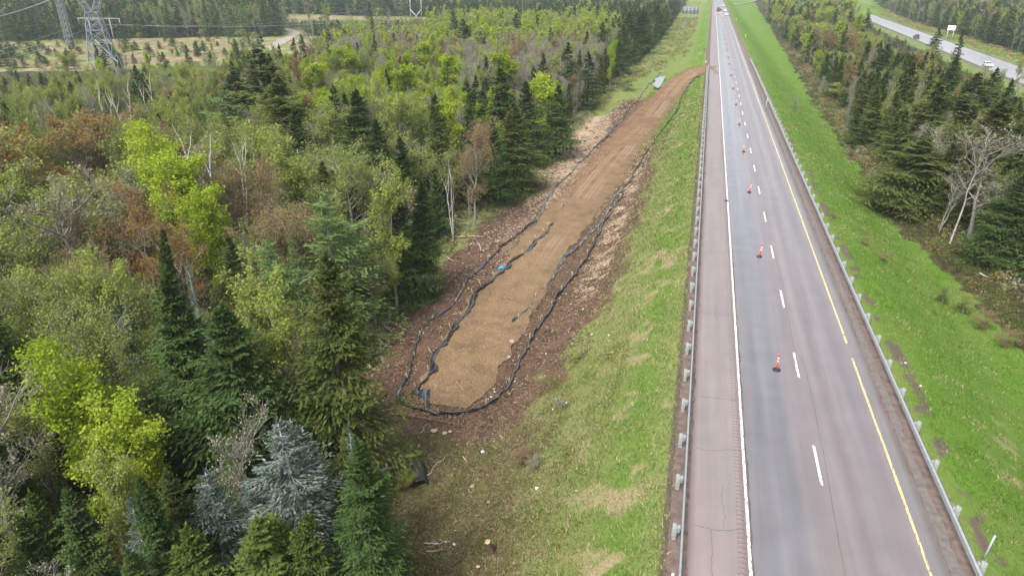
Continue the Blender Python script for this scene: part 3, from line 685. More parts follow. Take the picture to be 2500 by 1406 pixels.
for s in range(3):
    dec_proto('lime', 'hi', 200+s, 12, 2.2+.4*s, LM['lime'], M_greybark, leaves=9, lsz=.14, base=.30, nl=22, scat=.46, ang=.62)
    dec_proto('yellow', 'hi', 220+s, 10, 2.4, LM['yellow'], leaves=7, lsz=.115, base=.22, nl=18, n3=5, scat=.3, ang=.62)
    dec_proto('olive', 'hi', 240+s, 11, 3.0, LM['olive'], leaves=5, lsz=.10, base=.25, nl=20, n3=6, scat=.42, twr=.010, ragged=.4, stems=1+s % 2)
    dec_proto('tan', 'hi', 260+s, 10, 2.9, LM['tan'], leaves=5, lsz=.095, base=.22, nl=19, n3=6, scat=.4, twr=.010)
    dec_proto('bare', 'hi', 280+s, 10.5, 2.7, LM['bare'], leaves=1, lsz=.10, base=.25, nl=17, n3=7, scat=.2, twr=.011, ang=.6, ragged=.4)
for s in range(2):
    dec_proto('red', 'hi', 300+s, 11, 3.2, LM['red'], leaves=5, lsz=.105, base=.28, nl=19, n3=6, scat=.35, twr=.010)
    dec_proto('birch', 'hi', 320+s, 12, 2.9, LM['bare'], M_white, M_pale, leaves=0, base=.38, nl=11, n2=6, n3=5, ang=.5, stems=1+s, twr=.0055, upb=.3, narrow=.8, thick=.42, lean=.25)
    dec_proto('whitebirch', 'hi', 330+s, 12, 2.6, LM['bare'], pm('bright birch bark', (.62, .60, .56), .9, var=.3, scale=5), M_pale, leaves=0, base=.42, nl=6, n2=3, n3=2, ang=.45, stems=2, twr=.008, upb=.35, thick=.8, lean=.3)
# lighter versions for the middle distance, and the distant ones
for s in range(3):
    rr_ = (2.2, 1.7, 2.7)[s]
    for kd in ('fir', 'olivefir'):
        con_proto(kd, 'mid', 400+s, 12, rr_, LM[kd], nw=27, nb=7, ns=6, n2=3, sz=.21, gap=.06, irr=.32)
        if s < 2: con_proto(kd, 'lo', 430+s, 12, rr_*1.05, LM[kd], nw=16, nb=6, ns=4, n2=1, sz=.50, gap=.05, irr=.35)
for s in range(2):
    con_proto('larch', 'mid', 445+s, 12, 2.7, LM['larch'], M_greybark, nw=22, nb=7, ns=7, n2=3, sz=.19, gap=.12, irr=.4, droop=-.2, top_taper=.6)
    con_proto('larch', 'lo', 448+s, 12, 2.7, LM['larch'], M_greybark, nw=11, nb=5, ns=3, n2=1, sz=.7, gap=.1, irr=.4, top_taper=.6)
    con_proto('youngfir', 'mid', 450+s, 9, 2.6, LM['youngfir'], nw=18, nb=7, ns=5, n2=3, sz=.22, gap=.05, irr=.3)
    con_proto('silver', 'mid', 454+s, 10, 1.9, LM['silver'], M_lich, nw=20, nb=6, ns=4, n2=2, sz=.22, gap=.2)
for kd, rr_, lv, ls, tw_, bk, tg in (('lime', 2.3, 8, .22, .012, M_greybark, None), ('yellow', 2.4, 6, .20, .013, M_greybark, None), ('olive', 2.8, 4, .17, .016, M_greybark, None),
                          ('tan', 2.7, 4, .165, .016, M_greybark, None), ('red', 2.8, 4, .18, .014, M_greybark, None), ('bare', 2.6, 3, .13, .022, M_greybark, None), ('birch', 2.4, 0, .1, .018, M_white, M_pale)):
    for s in range(2):
        dec_proto(kd, 'mid', 500+s*7+len(kd), 11, rr_, LM.get(kd, LM['bare']), bk, tg, leaves=lv, lsz=ls, base=.3, nl=13, n2=5, n3=4, scat=.5, twr=tw_, ang=.6, stems=1)
        if kd not in ('red', 'birch'):
            dec_proto(kd, 'lo', 540+s*7+len(kd), 11, rr_, LM.get(kd, LM['bare']), bk, tg, leaves=max(1, lv-2), lsz=ls*2.3, base=.3, nl=8, n2=3, n3=3, scat=.7, twr=.035, ang=.6, stems=1)

hz = MB(); hz.box((0, 500, 16), (3600, 2600, 66)); M_haze, n, l, b = nmat('thin haze'); n.clear()
ho = n.new('ShaderNodeOutputMaterial'); pv = n.new('ShaderNodeVolumePrincipled'); pv.inputs['Color'].default_value = (.82, .92, .96, 1); pv.inputs['Density'].default_value = .00022; pv.inputs['Anisotropy'].default_value = .2
l.new(pv.outputs[0], ho.inputs['Volume']); tag(hz.build('haze', M_haze), kind='stuff')

# ------------------------------------------------------------------ guardrails
M_galv = pm('galvanised steel', (.46, .49, .50), .42, .6, var=.12, scale=4)
M_post = pm('weathered grey wood', (.215, .23, .215), .9, var=.3, scale=7, bump=.4)
def guardrail(X0, s, y0, y1, label, first):
    t = thing('guardrail', label, 'guardrail', (X0, y0, 0))
    prof = np.array([(0, .44), (.085, .48), (.085, .545), (.02, .60), (.085, .655), (.085, .72), (0, .76), (-.012, .755), (.07, .712), (.07, .66), (.005, .60), (.07, .54), (.07, .485), (-.012, .445)])
    ys = np.r_[np.arange(0, y1-y0, 3.45), y1-y0]; V = []
    for yy in ys: V.append(np.c_[-s*prof[:, 0], np.full(14, yy), prof[:, 1]+.012*np.sin(yy*.4)])
    V = np.concatenate(V); i = np.arange(14); j = (i+1) % 14; b = (np.arange(len(ys)-1)*14)[:, None]
    f = np.stack([b+i, b+j, b+j+14, b+i+14], -1).reshape(-1, 4)
    link('rail', mesh_np('rail', V, [f], M_galv), t)
    pm_ = MB(); pm_.box((0, 0, .02), (.21, .21, 1.65), bev=.02); pm_.box((-s*.18, 0, .60), (.15, .2, .36), bev=.015)
    me = mesh_np('post', np.concatenate(pm_.V), pm_.F, M_post)
    y = first-y0
    while y < y1-y0:
        p = link('post', me, t); p.location = (s*.30, y, -.03); p.rotation_euler = (R.normal(0, .015), R.normal(0, .02), R.normal(0, .03)); y += 3.45
    e = MB(); e.box((-s*.05, y1-y0+.18, .58), (.09, .36, .34), bev=.03); link('end_cap', mesh_np('end_cap', np.concatenate(e.V), e.F, M_galv), t)
_, fy, _ = at_z(1657, 1285, 0.7)
guardrail(1.28, -1, 8, 207, 'galvanised guardrail on grey wooden posts between the left shoulder and the track', fy-3.45*3)
_, fy, _ = at_z(2396, 1380, .6)
guardrail(13.35, 1, 8, 227, 'galvanised guardrail on grey wooden posts along the right gravel shoulder', fy-3.45*3)

# ------------------------------------------------------------------ silt fences
M_silt = pm('black geotextile', (.022, .025, .032), .24, var=.4, scale=3, spec=1.0)
M_silt2 = pm('black woven fabric', (.010, .012, .015), .55, var=.4, scale=3, spec=.6)
for _m in (M_silt, M_silt2):
    _b = _m.node_tree.nodes['Principled BSDF']; _b.inputs['Coat Weight'].default_value = 1; _b.inputs['Coat Roughness'].default_value = .12; _b.inputs['Coat IOR'].default_value = 2.0
M_stake = pm('wooden stake', (.35, .27, .18), .9, var=.3)
def silt(label, px, hgt, lean, mat, seed, stakes=True, slump=.35):
    P = np.array([at(a, b_, .15)[:2] for a, b_ in px]); seg = np.r_[0, np.cumsum(np.linalg.norm(np.diff(P, axis=0), axis=1))]
    s = np.arange(0, seg[-1], .22); X_ = np.interp(s, seg, P[:, 0]); Y_ = np.interp(s, seg, P[:, 1])
    k = np.ones(7)/7; Xs, Ys = X_.copy(), Y_.copy()
    if len(s) > 20: Xs[3:-3] = np.convolve(X_, k, 'valid'); Ys[3:-3] = np.convolve(Y_, k, 'valid')
    Xs = Xs+(fbm(s*.22, s*0+seed, 5, 3)-.5)*1.3*ss(0, 3, s)*ss(0, 3, seg[-1]-s); Ys = Ys+(fbm(s*.25, s*0+seed+9, 5, 3)-.5)*.5
    t = np.c_[np.gradient(Xs), np.gradient(Ys)]; t /= np.linalg.norm(t, axis=1)[:, None]+1e-9; nn = np.c_[t[:, 1], -t[:, 0]]
    o = thing('silt_fence', label, 'silt fence', (float(Xs[0]), float(Ys[0]), float(gz(Xs[0], Ys[0]))))
    h = hgt*(1-slump*ss(.45, .75, fbm(s*.18, s*0+seed, 8, 3)))*(.55+.75*vn(s*1.5, s*0, seed)); ln = lean+(fbm(s*.3, s*0+seed, 12, 3)-.5)*1.1
    rows = []
    for q, v in enumerate((-.06, .3, .62, .9, 1.0, .93)):
        fold = (vn(s*3.1, s*0+v*3, seed+2)-.5)*.20*v+(.10 if q == 5 else 0); off = np.sin(ln*v*1.0)*h*abs(v)+fold
        z_ = np.cos(ln*v)*h*v; A = Xs+nn[:, 0]*off; B = Ys+nn[:, 1]*off
        rows.append(np.c_[A, B, np.maximum(gz(A, B), gz(Xs, Ys)-.1)+z_+.02])
    V = np.stack(rows, 1); K = V.shape[1]; V = V.reshape(-1, 3)-np.array(o.location)
    i = (np.arange(len(s)-1)[:, None]*K+np.arange(K-1)[None]).ravel()
    f = link('fabric', mesh_np('fabric', V, [np.stack([i, i+1, i+1+K, i+K], -1)], mat, smooth=True), o)
    if stakes:
        sm = MB(); sm.box((0, 0, .42), (.05, .05, 1.0)); me = mesh_np('stake', sm.V[0], sm.F, M_stake)
        n_ = min(95, int(seg[-1]/2.4))
        for q in range(n_):
            j = int((q+.5)/n_*len(s)); p = link('stake', me, o); zz = float(gz(Xs[j], Ys[j]))
            p.location = (float(Xs[j])-o.location[0]-nn[j, 0]*.05, float(Ys[j])-o.location[1], zz-o.location[2]); p.rotation_euler = (R.normal(0, .12), R.normal(0, .12)+ln[j]*.3, 0); p.scale = (1, 1, .75)
    return o
silt('long black silt fence winding around the dirt track from the pond to the guardrail', [(1618, 178), (1596, 196), (1575, 222), (1556, 245), (1530, 272), (1505, 305), (1470, 345), (1440, 372), (1400, 415), (1368, 450), (1338, 488), (1305, 540), (1262, 578), (1225, 605), (1200, 630), (1160, 668), (1133, 697), (1105, 735), (1068, 775), (1035, 808), (1008, 850), (992, 890), (985, 925), (962, 972), (985, 990), (1030, 1003), (1075, 1014), (1130, 1013), (1175, 1000), (1210, 975), (1232, 940), (1262, 885), (1280, 835), (1310, 792), (1350, 742), (1358, 722), (1395, 675), (1432, 618), (1460, 570), (1492, 515), (1525, 455), (1552, 405), (1590, 355), (1622, 312), (1650, 270), (1662, 235), (1690, 192), (1726, 172)], .42, .3, M_silt, 3)
silt('inner black silt fence on the left edge of the track near its dead end', [(1345, 545), (1318, 575), (1296, 588), (1272, 618), (1226, 658), (1192, 690), (1160, 722), (1135, 760), (1105, 792), (1090, 820), (1060, 858), (1040, 900), (1018, 932), (999, 962)], .62, -1.0, M_silt2, 11, slump=.3)
silt('short inner black silt fence on the left edge of the track beside the wood chips', [(1490, 366), (1465, 390), (1432, 425), (1405, 445), (1390, 478), (1366, 512)], .26, -.8, M_silt2, 17)
silt('broken inner black silt fence half buried on the right edge of the track', [(1540, 452), (1508, 478), (1482, 520), (1455, 560), (1420, 595), (1385, 630), (1340, 690), (1300, 745), (1250, 790)], .36, .7, M_silt2, 23, slump=.7)
# loose crumpled end of the inner fence
p0 = at(1035, 965); mb = MB(); g = 22; U, Vv = np.meshgrid(np.linspace(0, 1, g), np.linspace(0, 1, g))
pts = np.array([at(1003, 962)[:2], at(1050, 955)[:2], at(1046, 1002)[:2], at(1030, 978)[:2]])
XX = (1-U)*(1-Vv)*pts[0, 0]+U*(1-Vv)*pts[1, 0]+U*Vv*pts[2, 0]+(1-U)*Vv*pts[3, 0]; YY = (1-U)*(1-Vv)*pts[0, 1]+U*(1-Vv)*pts[1, 1]+U*Vv*pts[2, 1]+(1-U)*Vv*pts[3, 1]
ZZ = gz(XX, YY)+.12+.42*fbm((U+Vv*.3)*7, Vv*2, 88, 3)*(1-.3*U)
i = (np.arange(g-1)[:, None]*g+np.arange(g-1)[None]).ravel()
o = link('fabric_heap', mesh_np('fabric_heap', np.stack([XX-p0[0], YY-p0[1], ZZ-p0[2]], -1).reshape(-1, 3), [np.stack([i, i+1, i+1+g, i+g], -1)], M_silt2, smooth=True)); o.location = p0
tag(o, 'crumpled heap of loose black fabric at the end of the track', 'fabric')

# ------------------------------------------------------------------ delineators on the road
M_or = pm('orange plastic', (.72, .06, .02), .5, var=.1); M_refl = pm('white reflective band', (.78, .74, .74), .4); M_rub = pm('black rubber', (.018, .018, .020), .7, var=.2)
dbase = MB(); dbase.lathe([(.0, 0), (.28, 0), (.28, .05), (.23, .085), (.10, .11), (0, .11)], 8)
dpost = MB(); dpost.lathe([(.085, .10), (.065, .40), (.062, .58)], 10, 0); dpost.lathe([(.064, .58), (.062, .70)], 10, 1); dpost.lathe([(.060, .70), (.058, .80)], 10, 0); dpost.lathe([(.060, .80), (.058, .92)], 10, 1); dpost.lathe([(.055, .92), (.052, 1.02), (.085, 1.04), (.03, 1.12)], 10, 0)
mb_ = mesh_np('base', np.concatenate(dbase.V), dbase.F, M_rub); mp_ = mesh_np('post', np.concatenate(dpost.V), dpost.F, [M_or, M_refl], np.concatenate(dpost.M))
ordn = 'nearest second third fourth fifth sixth seventh eighth ninth tenth eleventh twelfth thirteenth fourteenth fifteenth sixteenth'.split()
for k, (px, py) in enumerate([(1896, 903), (1854, 627), (1829, 470), (1815.5, 371), (1805, 305), (1797, 256), (1790, 217), (1784.5, 185), (1780, 157), (1778, 140), (1774.5, 123), (1772.5, 109), (1771, 97), (1769.5, 86), (1768, 77)]):
    x_, y_, _ = at_z(px, py, 0)
    d = thing('traffic_delineator', 'orange delineator on black base in the left lane, %s from the camera' % ordn[k], 'traffic cone', (x_, y_, .004), R.random()*3, 'orange delineators closing the left lane')
    link('base', mb_, d); p = link('post', mp_, d); p.rotation_euler = (R.normal(0, .03), .12 if k in (1, 2, 3) else -.02, 0); d.scale = (.9, .9, 1.05); d.rotation_euler = (R.normal(0, .02), R.normal(0, .02), d.rotation_euler[2])
for k, (px, py) in enumerate([(1764, 43), (1762, 38), (1760, 34), (1758, 31)]):
    x_, y_, _ = at_z(px, py, 0); d = thing('traffic_barrel', 'orange traffic barrel of the lane closure taper, %s one from the dark truck' % ('fourth', 'third', 'second', 'first')[k], 'traffic cone', (x_, y_, 0), 0, 'orange barrels closing the lane far up the road')
    q = MB(); q.lathe([(.3, .05), (.29, .35)], 10, 0); q.lathe([(.285, .35), (.28, .5)], 10, 1); q.lathe([(.275, .5), (.265, .7)], 10, 0); q.lathe([(.26, .7), (.255, .85)], 10, 1); q.lathe([(.25, .85), (.24, 1.0), (.08, 1.05)], 10, 0)
    link('drum', mesh_np('drum', np.concatenate(q.V), q.F, [M_or, M_refl], np.concatenate(q.M)), d)
    q = MB(); q.lathe([(0, 0), (.42, 0), (.42, .06), (0, .06)], 10); link('base', mesh_np('base', q.V[0], q.F, M_rub), d)
for k, (px, py) in enumerate([(1749, 37), (1752.5, 37), (1756, 37)]):
    x_, y_, _ = at_z(px, py, 0); d = thing('barricade', 'striped orange and white barricade across the closed lane, %s of three' % ('left', 'middle', 'right')[k], 'barricade', (x_, y_, 0), 0, 'barricades before the dark truck')
    for nm, hz in (('board', 1.3), ('board', .9)):
        q = MB()
        for s_ in range(6): q.box((-.75+.3*s_, 0, hz), (.3, .04, .26), s_ % 2)
        link('board', mesh_np('board', np.concatenate(q.V), q.F, [M_or, M_refl], np.concatenate(q.M)), d)
    for sx_ in (-.8, .8):
        q = MB(); q.box((sx_, 0, .75), (.06, .06, 1.5)); q.box((sx_, 0, .04), (.06, 1.0, .08)); link('leg', mesh_np('leg', np.concatenate(q.V), q.F, M_rub), d)

# ------------------------------------------------------------------ vehicles
M_glass = pm('tinted car glass', (.02, .025, .03), .08, spec=1); M_tyre = pm('tyre', (.02, .02, .02), .85); M_rim = pm('alloy rim', (.45, .45, .46), .35, .8)
M_head = pm('headlight lens', (.75, .76, .78), .2); M_tail = pm('tail light lens', (.5, .02, .02), .3)
PW_ = {}
def paintc(nm, c):
    if nm not in PW_: PW_[nm] = pm(nm, c, .22, var=.03, spec=.8)
    return PW_[nm]
def vehicle(name, label, cat, loc, rz, mat, L_, Wd, Ht, style, group=None):
    t = thing(name, label, cat, loc, rz, group); h = L_/2
    if style == 'pickup':
        body = [(-h, .45), (-h, 1.05), (-.35, 1.08), (-.3, 1.1), (h*.45, 1.1), (h*.93, 1.0), (h, .85), (h, .45), (h*.9, .38), (-h*.9, .38)]
        cab = [(-.55, 1.08), (-.38, Ht-.08), (-.2, Ht), (h*.22, Ht), (h*.5, 1.08)]
        wins = [(-.45, 1.18), (-.32, Ht-.14), (h*.2, Ht-.12), (h*.42, 1.18)]
    elif style == 'suv':
        body = [(-h, .4), (-h, .95), (-h*.9, 1.02), (h*.5, 1.02), (h*.92, .88), (h, .7), (h, .38), (h*.9, .3), (-h*.9, .3)]
        cab = [(-h*.96, 1.0), (-h*.8, Ht-.05), (-h*.6, Ht), (h*.1, Ht-.02), (h*.46, 1.0)]
        wins = [(-h*.88, 1.08), (-h*.75, Ht-.12), (h*.08, Ht-.12), (h*.36, 1.08)]
    else:
        body = [(-h, .38), (-h, .9), (-h*.6, .96), (h*.5, .92), (h*.92, .8), (h, .62), (h, .34), (h*.9, .25), (-h*.9, .25)]
        cab = [(-h*.68, .93), (-h*.35, Ht-.03), (-h*.1, Ht), (h*.12, Ht-.02), (h*.5, .91)]
        wins = [(-h*.56, 1.0), (-h*.32, Ht-.1), (h*.1, Ht-.1), (h*.38, 1.0)]
    q = MB(); q.prism(body, Wd); q.V[0][:, 0] *= np.where(q.V[0][:, 2] > .9, .94, 1); me = q.build('body', mat, t)
    bm_ = me.modifiers.new('bevel', 'BEVEL'); bm_.width = .07; bm_.segments = 3; bm_.limit_method = 'ANGLE'
    q = MB(); q.prism(cab, Wd*.90); q.V[0][:, 0] *= np.where(q.V[0][:, 2] > 1.3, .84, 1); me = q.build('cabin', mat, t); bm_ = me.modifiers.new('bevel', 'BEVEL'); bm_.width = .06; bm_.segments = 2; bm_.limit_method = 'ANGLE'
    q = MB(); q.prism(wins, Wd*.915); q.V[0][:, 0] *= np.where(q.V[0][:, 2] > 1.3, .85, 1); q.build('side_window', M_glass, t)
    a_, b_ = np.array(cab[-1]), np.array(cab[-2]); n_ = np.array([b_[1]-a_[1], a_[0]-b_[0]]); n_ = n_/np.linalg.norm(n_)*.02; A = a_*.9+b_*.1+n_; B = a_*.12+b_*.88+n_
    w_ = Wd*.40; q = MB(); q.add([(-w_, *A), (w_, *A), (w_*.88, *B), (-w_*.88, *B)], np.array([[0, 1, 2, 3]])); q.build('windscreen', M_glass, t)
    a_, b_ = np.array(cab[0]), np.array(cab[1]); n_ = np.array([a_[1]-b_[1], b_[0]-a_[0]]); n_ = n_/np.linalg.norm(n_)*.02; A = a_*.85+b_*.15+n_; B = a_*.12+b_*.88+n_
    q = MB(); q.add([(-w_, *A), (w_, *A), (w_*.88, *B), (-w_*.88, *B)], np.array([[1, 0, 3, 2]])); q.build('rear_window', M_glass, t)
    if style == 'pickup':
        q = MB(); q.box((0, (-h-.55)/2, 1.085), (Wd*.78, h-.75, .03)); q.build('cargo_bed', M_rub, t)
    for sx_ in (-1, 1):
        for sy_ in (-.62, .62):
            q = MB(); q.lathe([(.22, -.1), (.34, -.1), (.34, .1), (.22, .1)], 14); q.V[0] = q.V[0][:, [2, 0, 1]]; w = q.build('wheel', M_tyre, t); w.location = (sx_*(Wd/2-.08), h*sy_, .34)
            q = MB(); q.lathe([(0, -.06), (.22, -.105), (.22, .105), (0, .06)], 10); q.V[0] = q.V[0][:, [2, 0, 1]]; q.build('rim', M_rim, w)
        q = MB(); q.box((sx_*Wd*.36, h+.0, .74), (.34, .06, .16), bev=.02); q.build('headlight', M_head, t)
        q = MB(); q.box((sx_*Wd*.42, -h-.0, .82), (.2, .06, .26), bev=.02); q.build('tail_light', M_tail, t)
        q = MB(); q.box((sx_*(Wd/2+.08), h*.38, 1.05), (.16, .1, .12), bev=.02); q.build('mirror', mat, t)
    q = MB(); q.box((0, h+.01, .5), (Wd*.86, .08, .18), bev=.02); q.build('bumper', M_rub, t)
    return t
ra = math.atan(-.0603)
def onrr(px, py):
    x_, y_, _ = at_z(px, py, -3.35); return (x_, y_, -3.335)
vehicle('pickup_truck', 'black pickup truck driving on the far road at the upper right', 'pickup truck', onrr(2237, 95), pi+ra, paintc('black car paint', (.012, .013, .018)), 5.8, 2.0, 1.9, 'pickup')
vehicle('white_car', 'white car on the far road partly behind a fir top', 'car', onrr(2410, 164), pi+ra, paintc('white car paint', (.80, .80, .80)), 4.8, 1.9, 1.62, 'suv')
vehicle('dark_truck', 'dark truck standing behind the barricades far up the highway', 'truck', at_z(1753.5, 28, 0), 0, paintc('dark blue paint', (.02, .022, .05)), 6.0, 2.4, 2.6, 'pickup')
vehicle('dark_truck', 'dark vehicle beside the truck behind the barricades', 'truck', at_z(1758, 27.5, 0), 0, paintc('dark blue paint', (.02, .022, .05)), 5.5, 2.1, 2.2, 'suv')
for px, py, w in ((1774.5, 38.5, 'nearest'), (1771, 28.5, 'middle'), (1766, 16.5, 'farthest')):
    vehicle('white_car', 'white car on the open lane far up the highway, %s of three' % w, 'car', at_z(px, py, 0), pi, paintc('white car paint', (.80, .80, .80)), 4.9, 1.95, 1.7, 'suv', 'white cars coming down the highway')

# ------------------------------------------------------------------ signs, posts
M_alu = pm('grey aluminium', (.42, .45, .46), .5, .3, var=.1); M_wsign = pm('white sign face', (.80, .82, .84), .5); M_blk = pm('black print', (.03, .03, .035), .6); M_yel = pm('yellow plastic', (.75, .65, .05), .5)
def one(name, label, cat, loc, mb, mats, rot=None, group=None):
    o = link(name, mesh_np(name, np.concatenate(mb.V), mb.F, mats, np.concatenate(mb.M))); o.location = loc
    if rot: o.rotation_euler = rot
    return tag(o, label, cat, group)
x_, y_, z_ = at(2397, 1374); q = MB(); q.box((0, 0, .8), (.07, .05, 1.7)); q.box((0, .035, .8), (.03, .03, 1.7)); one('marker_post', 'bare steel marker post behind the right guardrail at the bottom', 'post', (14.0, y_, float(gz(14.0, y_))), q, M_alu, (.05, .04, .3))
x_, y_, z_ = at(1868, 272); q = MB(); q.box((0, 0, 1.2), (.09, .06, 2.4)); one('marker_post', 'thin steel post behind the right guardrail further up the road', 'post', (x_, y_, z_), q, M_alu, (0, .03, 0))
x_, y_, z_ = at(1703, 345); q = MB(); q.box((0, 0, 1.5), (.09, .09, 3.0)); one('wooden_stake', 'tall dark stake on the grass slope left of the guardrail', 'post', (x_, y_, z_), q, M_bark0 if 'M_bark0' in globals() else M_rub, (.03, .0, 0))
for px, py, w in ((1820, 92, 'nearer'), (1797, 51, 'farther')):
    x_, y_, z_ = at(px, py); q = MB(); q.box((0, 0, .6), (.16, .06, 1.5), bev=.02); q.box((0, -.035, 1.15), (.12, .02, .25), 1); one('marker_post', 'yellow plastic marker post on the right grass verge, %s of two' % w, 'post', (x_, y_, z_), q, [M_yel, M_refl])
x_, y_, z_ = at(1723, 158); q = MB(); q.box((0, 0, .45), (.12, .06, .9), 0); q.box((0, -.04, .75), (.3, .03, .3), 1); one('marker_post', 'small white marker where the dirt track meets the highway', 'post', (x_, y_, z_), q, [M_alu, M_refl])
x_, y_, z_ = at(1684, 47); t = thing('highway_sign', 'back of a large grey highway sign left of the highway', 'road sign', (x_, y_, z_), .1); sc_ = 1
for k in range(6):
    q = MB(); q.box((-4.3+1.72*k, .06, 5.3), (1.70, .05, 4.2)); q.build('panel', pm('sign panel back', (.13, .16, .175), .6) if k == 0 else bpy.data.materials['sign panel back'], t)
for dx in (-3.6, -1.2, 1.2, 3.6):
    q = MB(); q.box((dx, -.1, 3.6), (.2, .2, 7.4)); q.build('post', M_alu, t)
for hz in (3.8, 4.8, 5.8, 6.8):
    q = MB(); q.box((0, -.02, hz), (10, .08, .1)); q.build('crossbar', M_alu, t)
x_, y_, z_ = at(2317, 96); t = thing('white_road_sign', 'white rectangular sign on two posts beside the far road', 'road sign', (x_, y_, z_), -.1)
q = MB(); q.box((0, 0, 5.0), (3.4, .08, 2.1), bev=.02); q.build('sign_board', M_wsign, t)
q = MB(); q.box((-.75, -.05, 5.0), (.7, .02, .35)); q.add(np.array([(-1.2, -.06, 4.95), (-.75, -.06, 5.35), (-.3, -.06, 4.95)]), np.array([[0, 1, 2]])); q.build('symbol', M_blk, t)
for dx in (-1.2, 1.2):
    q = MB(); q.box((dx, .08, 2.9), (.16, .1, 6)); q.build('post', M_wsign, t)

# ------------------------------------------------------------------ pylon, masts, lines
M_lat = pm('galvanised lattice', (.22, .25, .27), .55, .25)
def lattice(mb, zs, ws, cx=None, r=.11, rb=.06, cy=None):
    "four-legged lattice through levels zs with half widths ws (and optional centre shifts)"
    cx = np.zeros(len(zs)) if cx is None else cx; cy = np.zeros(len(zs)) if cy is None else cy; C4 = [(-1, -1), (1, -1), (1, 1), (-1, 1)]
    P = np.array([[(cx[i]+a*ws[i], cy[i]+b_*ws[i], zs[i]) for a, b_ in C4] for i in range(len(zs))])
    A, B, rr_ = [], [], []
    for i in range(len(zs)-1):
        for k in range(4):
            A.append(P[i, k]); B.append(P[i+1, k]); rr_.append(r)
            A.append(P[i, k]); B.append(P[i+1, (k+1) % 4]); rr_.append(rb); A.append(P[i, (k+1) % 4]); B.append(P[i+1, k]); rr_.append(rb)
            A.append(P[i+1, k]); B.append(P[i+1, (k+1) % 4]); rr_.append(rb)
    v, f = tubes(A, B, np.array(rr_), np.array(rr_), 4); mb.add(v, f)
x_, y_, z_ = at(262, 183); t = thing('power_pylon', 'large grey lattice power pylon at the near edge of the straw clearing', 'pylon', (x_, y_, z_), .5)
q = MB(); lattice(q, [0, 5.5, 10, 13.5, 16.5, 18.8], [4.3, 3.4, 2.75, 2.3, 1.95, 1.75], r=.17, rb=.085); q.build('tower_body', M_lat, t)
for s_ in (-1, 1):
    q = MB(); lattice(q, [18.8, 21.5, 24.5, 27.5, 30], [.9, .85, .8, .75, .6], cx=np.array([.9, 2.0, 3.3, 4.5, 5.4])*s_, r=.13, rb=.07); q.build('tower_arm', M_lat, t)
q = MB(); L0 = np.linspace(-12, 12, 13); A, B = [], []
for i in range(12):
    for yy in (-.6, .6):
        A += [(L0[i], yy, 30.2), (L0[i], yy, 31.6), (L0[i], yy, 30.2), (L0[i], yy, 31.6)]; B += [(L0[i+1], yy, 30.2), (L0[i+1], yy, 31.6), (L0[i+1], yy, 31.6), (L0[i], -yy, 31.6)]
v, f = tubes(A, B, .08, .08, 4); q.add(v, f); q.build('crossarm', M_lat, t)
for dx in (-11, 0, 11):
    q = MB(); q.lathe([(.12, 28.2), (.16, 28.5), (.08, 28.7), (.16, 28.9), (.08, 29.1), (.16, 29.3), (.08, 29.6), (.1, 30.2)], 8, c=(dx, 0, 0)); q.build('insulator', M_glass, t)
pa_, pb_ = [np.array(at_z(*v_))-np.array((x_, y_, z_)) for v_ in ((233, 99, 4.6), (288, 153, -2.0))]; c5, s5 = cos(-.5), sin(-.5)
q = MB(); v, f = tubes([(p_[0]*c5-p_[1]*s5, p_[0]*s5+p_[1]*c5, p_[2]) for p_ in (pa_,)], [(p_[0]*c5-p_[1]*s5, p_[0]*s5+p_[1]*c5, p_[2]) for p_ in (pb_,)], .16, .16, 4); q.add(v, f); q.build('diagonal_brace', M_alu, t)
x_, y_, z_ = at(174, 118); t = thing('guyed_mast', 'slim lattice mast behind the large pylon', 'pylon', (x_, y_, z_), .3)
q = MB(); lattice(q, list(np.arange(0, 41, 2.5)), [.5]+[1.15]*15+[.9], r=.13, rb=.075); q.build('mast', M_lat, t)
for k, (dx, dy) in enumerate(((9, -4), (-3, 10), (4, -9))):
    q = MB(); q.tube([(0, 0, 34), (dx, dy, .3)], .05, 4); q.build('guy_wire', M_lat, t)
M_wood = pm('pale pole wood', (.36, .35, .31), .9)
x_, y_, z_ = at(1017, 55); t = thing('power_pole', 'two legged steel power pole with crossed braces beyond the aspens', 'power pole', (x_, y_, z_), .12)
for s_ in (-1, 1):
    q = MB(); q.tube([(s_*4, 0, 0), (s_*4, 0, 26)], [.45, .3], 8); q.build('pole', M_alu, t)
    q = MB(); q.tube([(s_*4, -.3, 8.5), (-s_*3.2, -.3, .5)], .24, 6); q.build('brace', M_alu, t)
q = MB(); q.box((0, 0, 15), (19, .4, .4)); q.build('crossarm', M_lat, t)
x_, y_, z_ = at(252, 97); t = thing('power_pole', 'wide wooden power pole frame with a long crossarm behind the pylon', 'power pole', (x_, y_, z_), .1)
q = MB(); q.box((0, 0, 10), (24, .35, .4)); q.build('crossarm', M_wood, t)
for dx in (-6, 6):
    q = MB(); q.tube([(dx, 0, 0), (dx, 0, 10.4)], [.28, .2], 7); q.build('pole', M_wood, t)
for dx in (-11.5, 0, 11.5):
    q = MB(); q.tube([(dx, 0, 9.8), (dx*1.01, 0, 7.2)], .2, 6); q.build('insulator', M_wood, t)
HX, HY, HZ = x_, y_, z_
M_wire = pm('power line', (.30, .33, .35), .5, .4)
def wire(a, b_, sag, label, r=.045):
    a = np.array(a); b_ = np.array(b_); tt = np.linspace(0, 1, 24)[:, None]; P = a*(1-tt)+b_*tt; P[:, 2:] -= sag*4*tt*(1-tt)
    q = MB(); q.tube(P-a, r, 4); o = one('power_line', label, 'power line', tuple(a), q, M_wire, group='power lines at the upper left'); return o
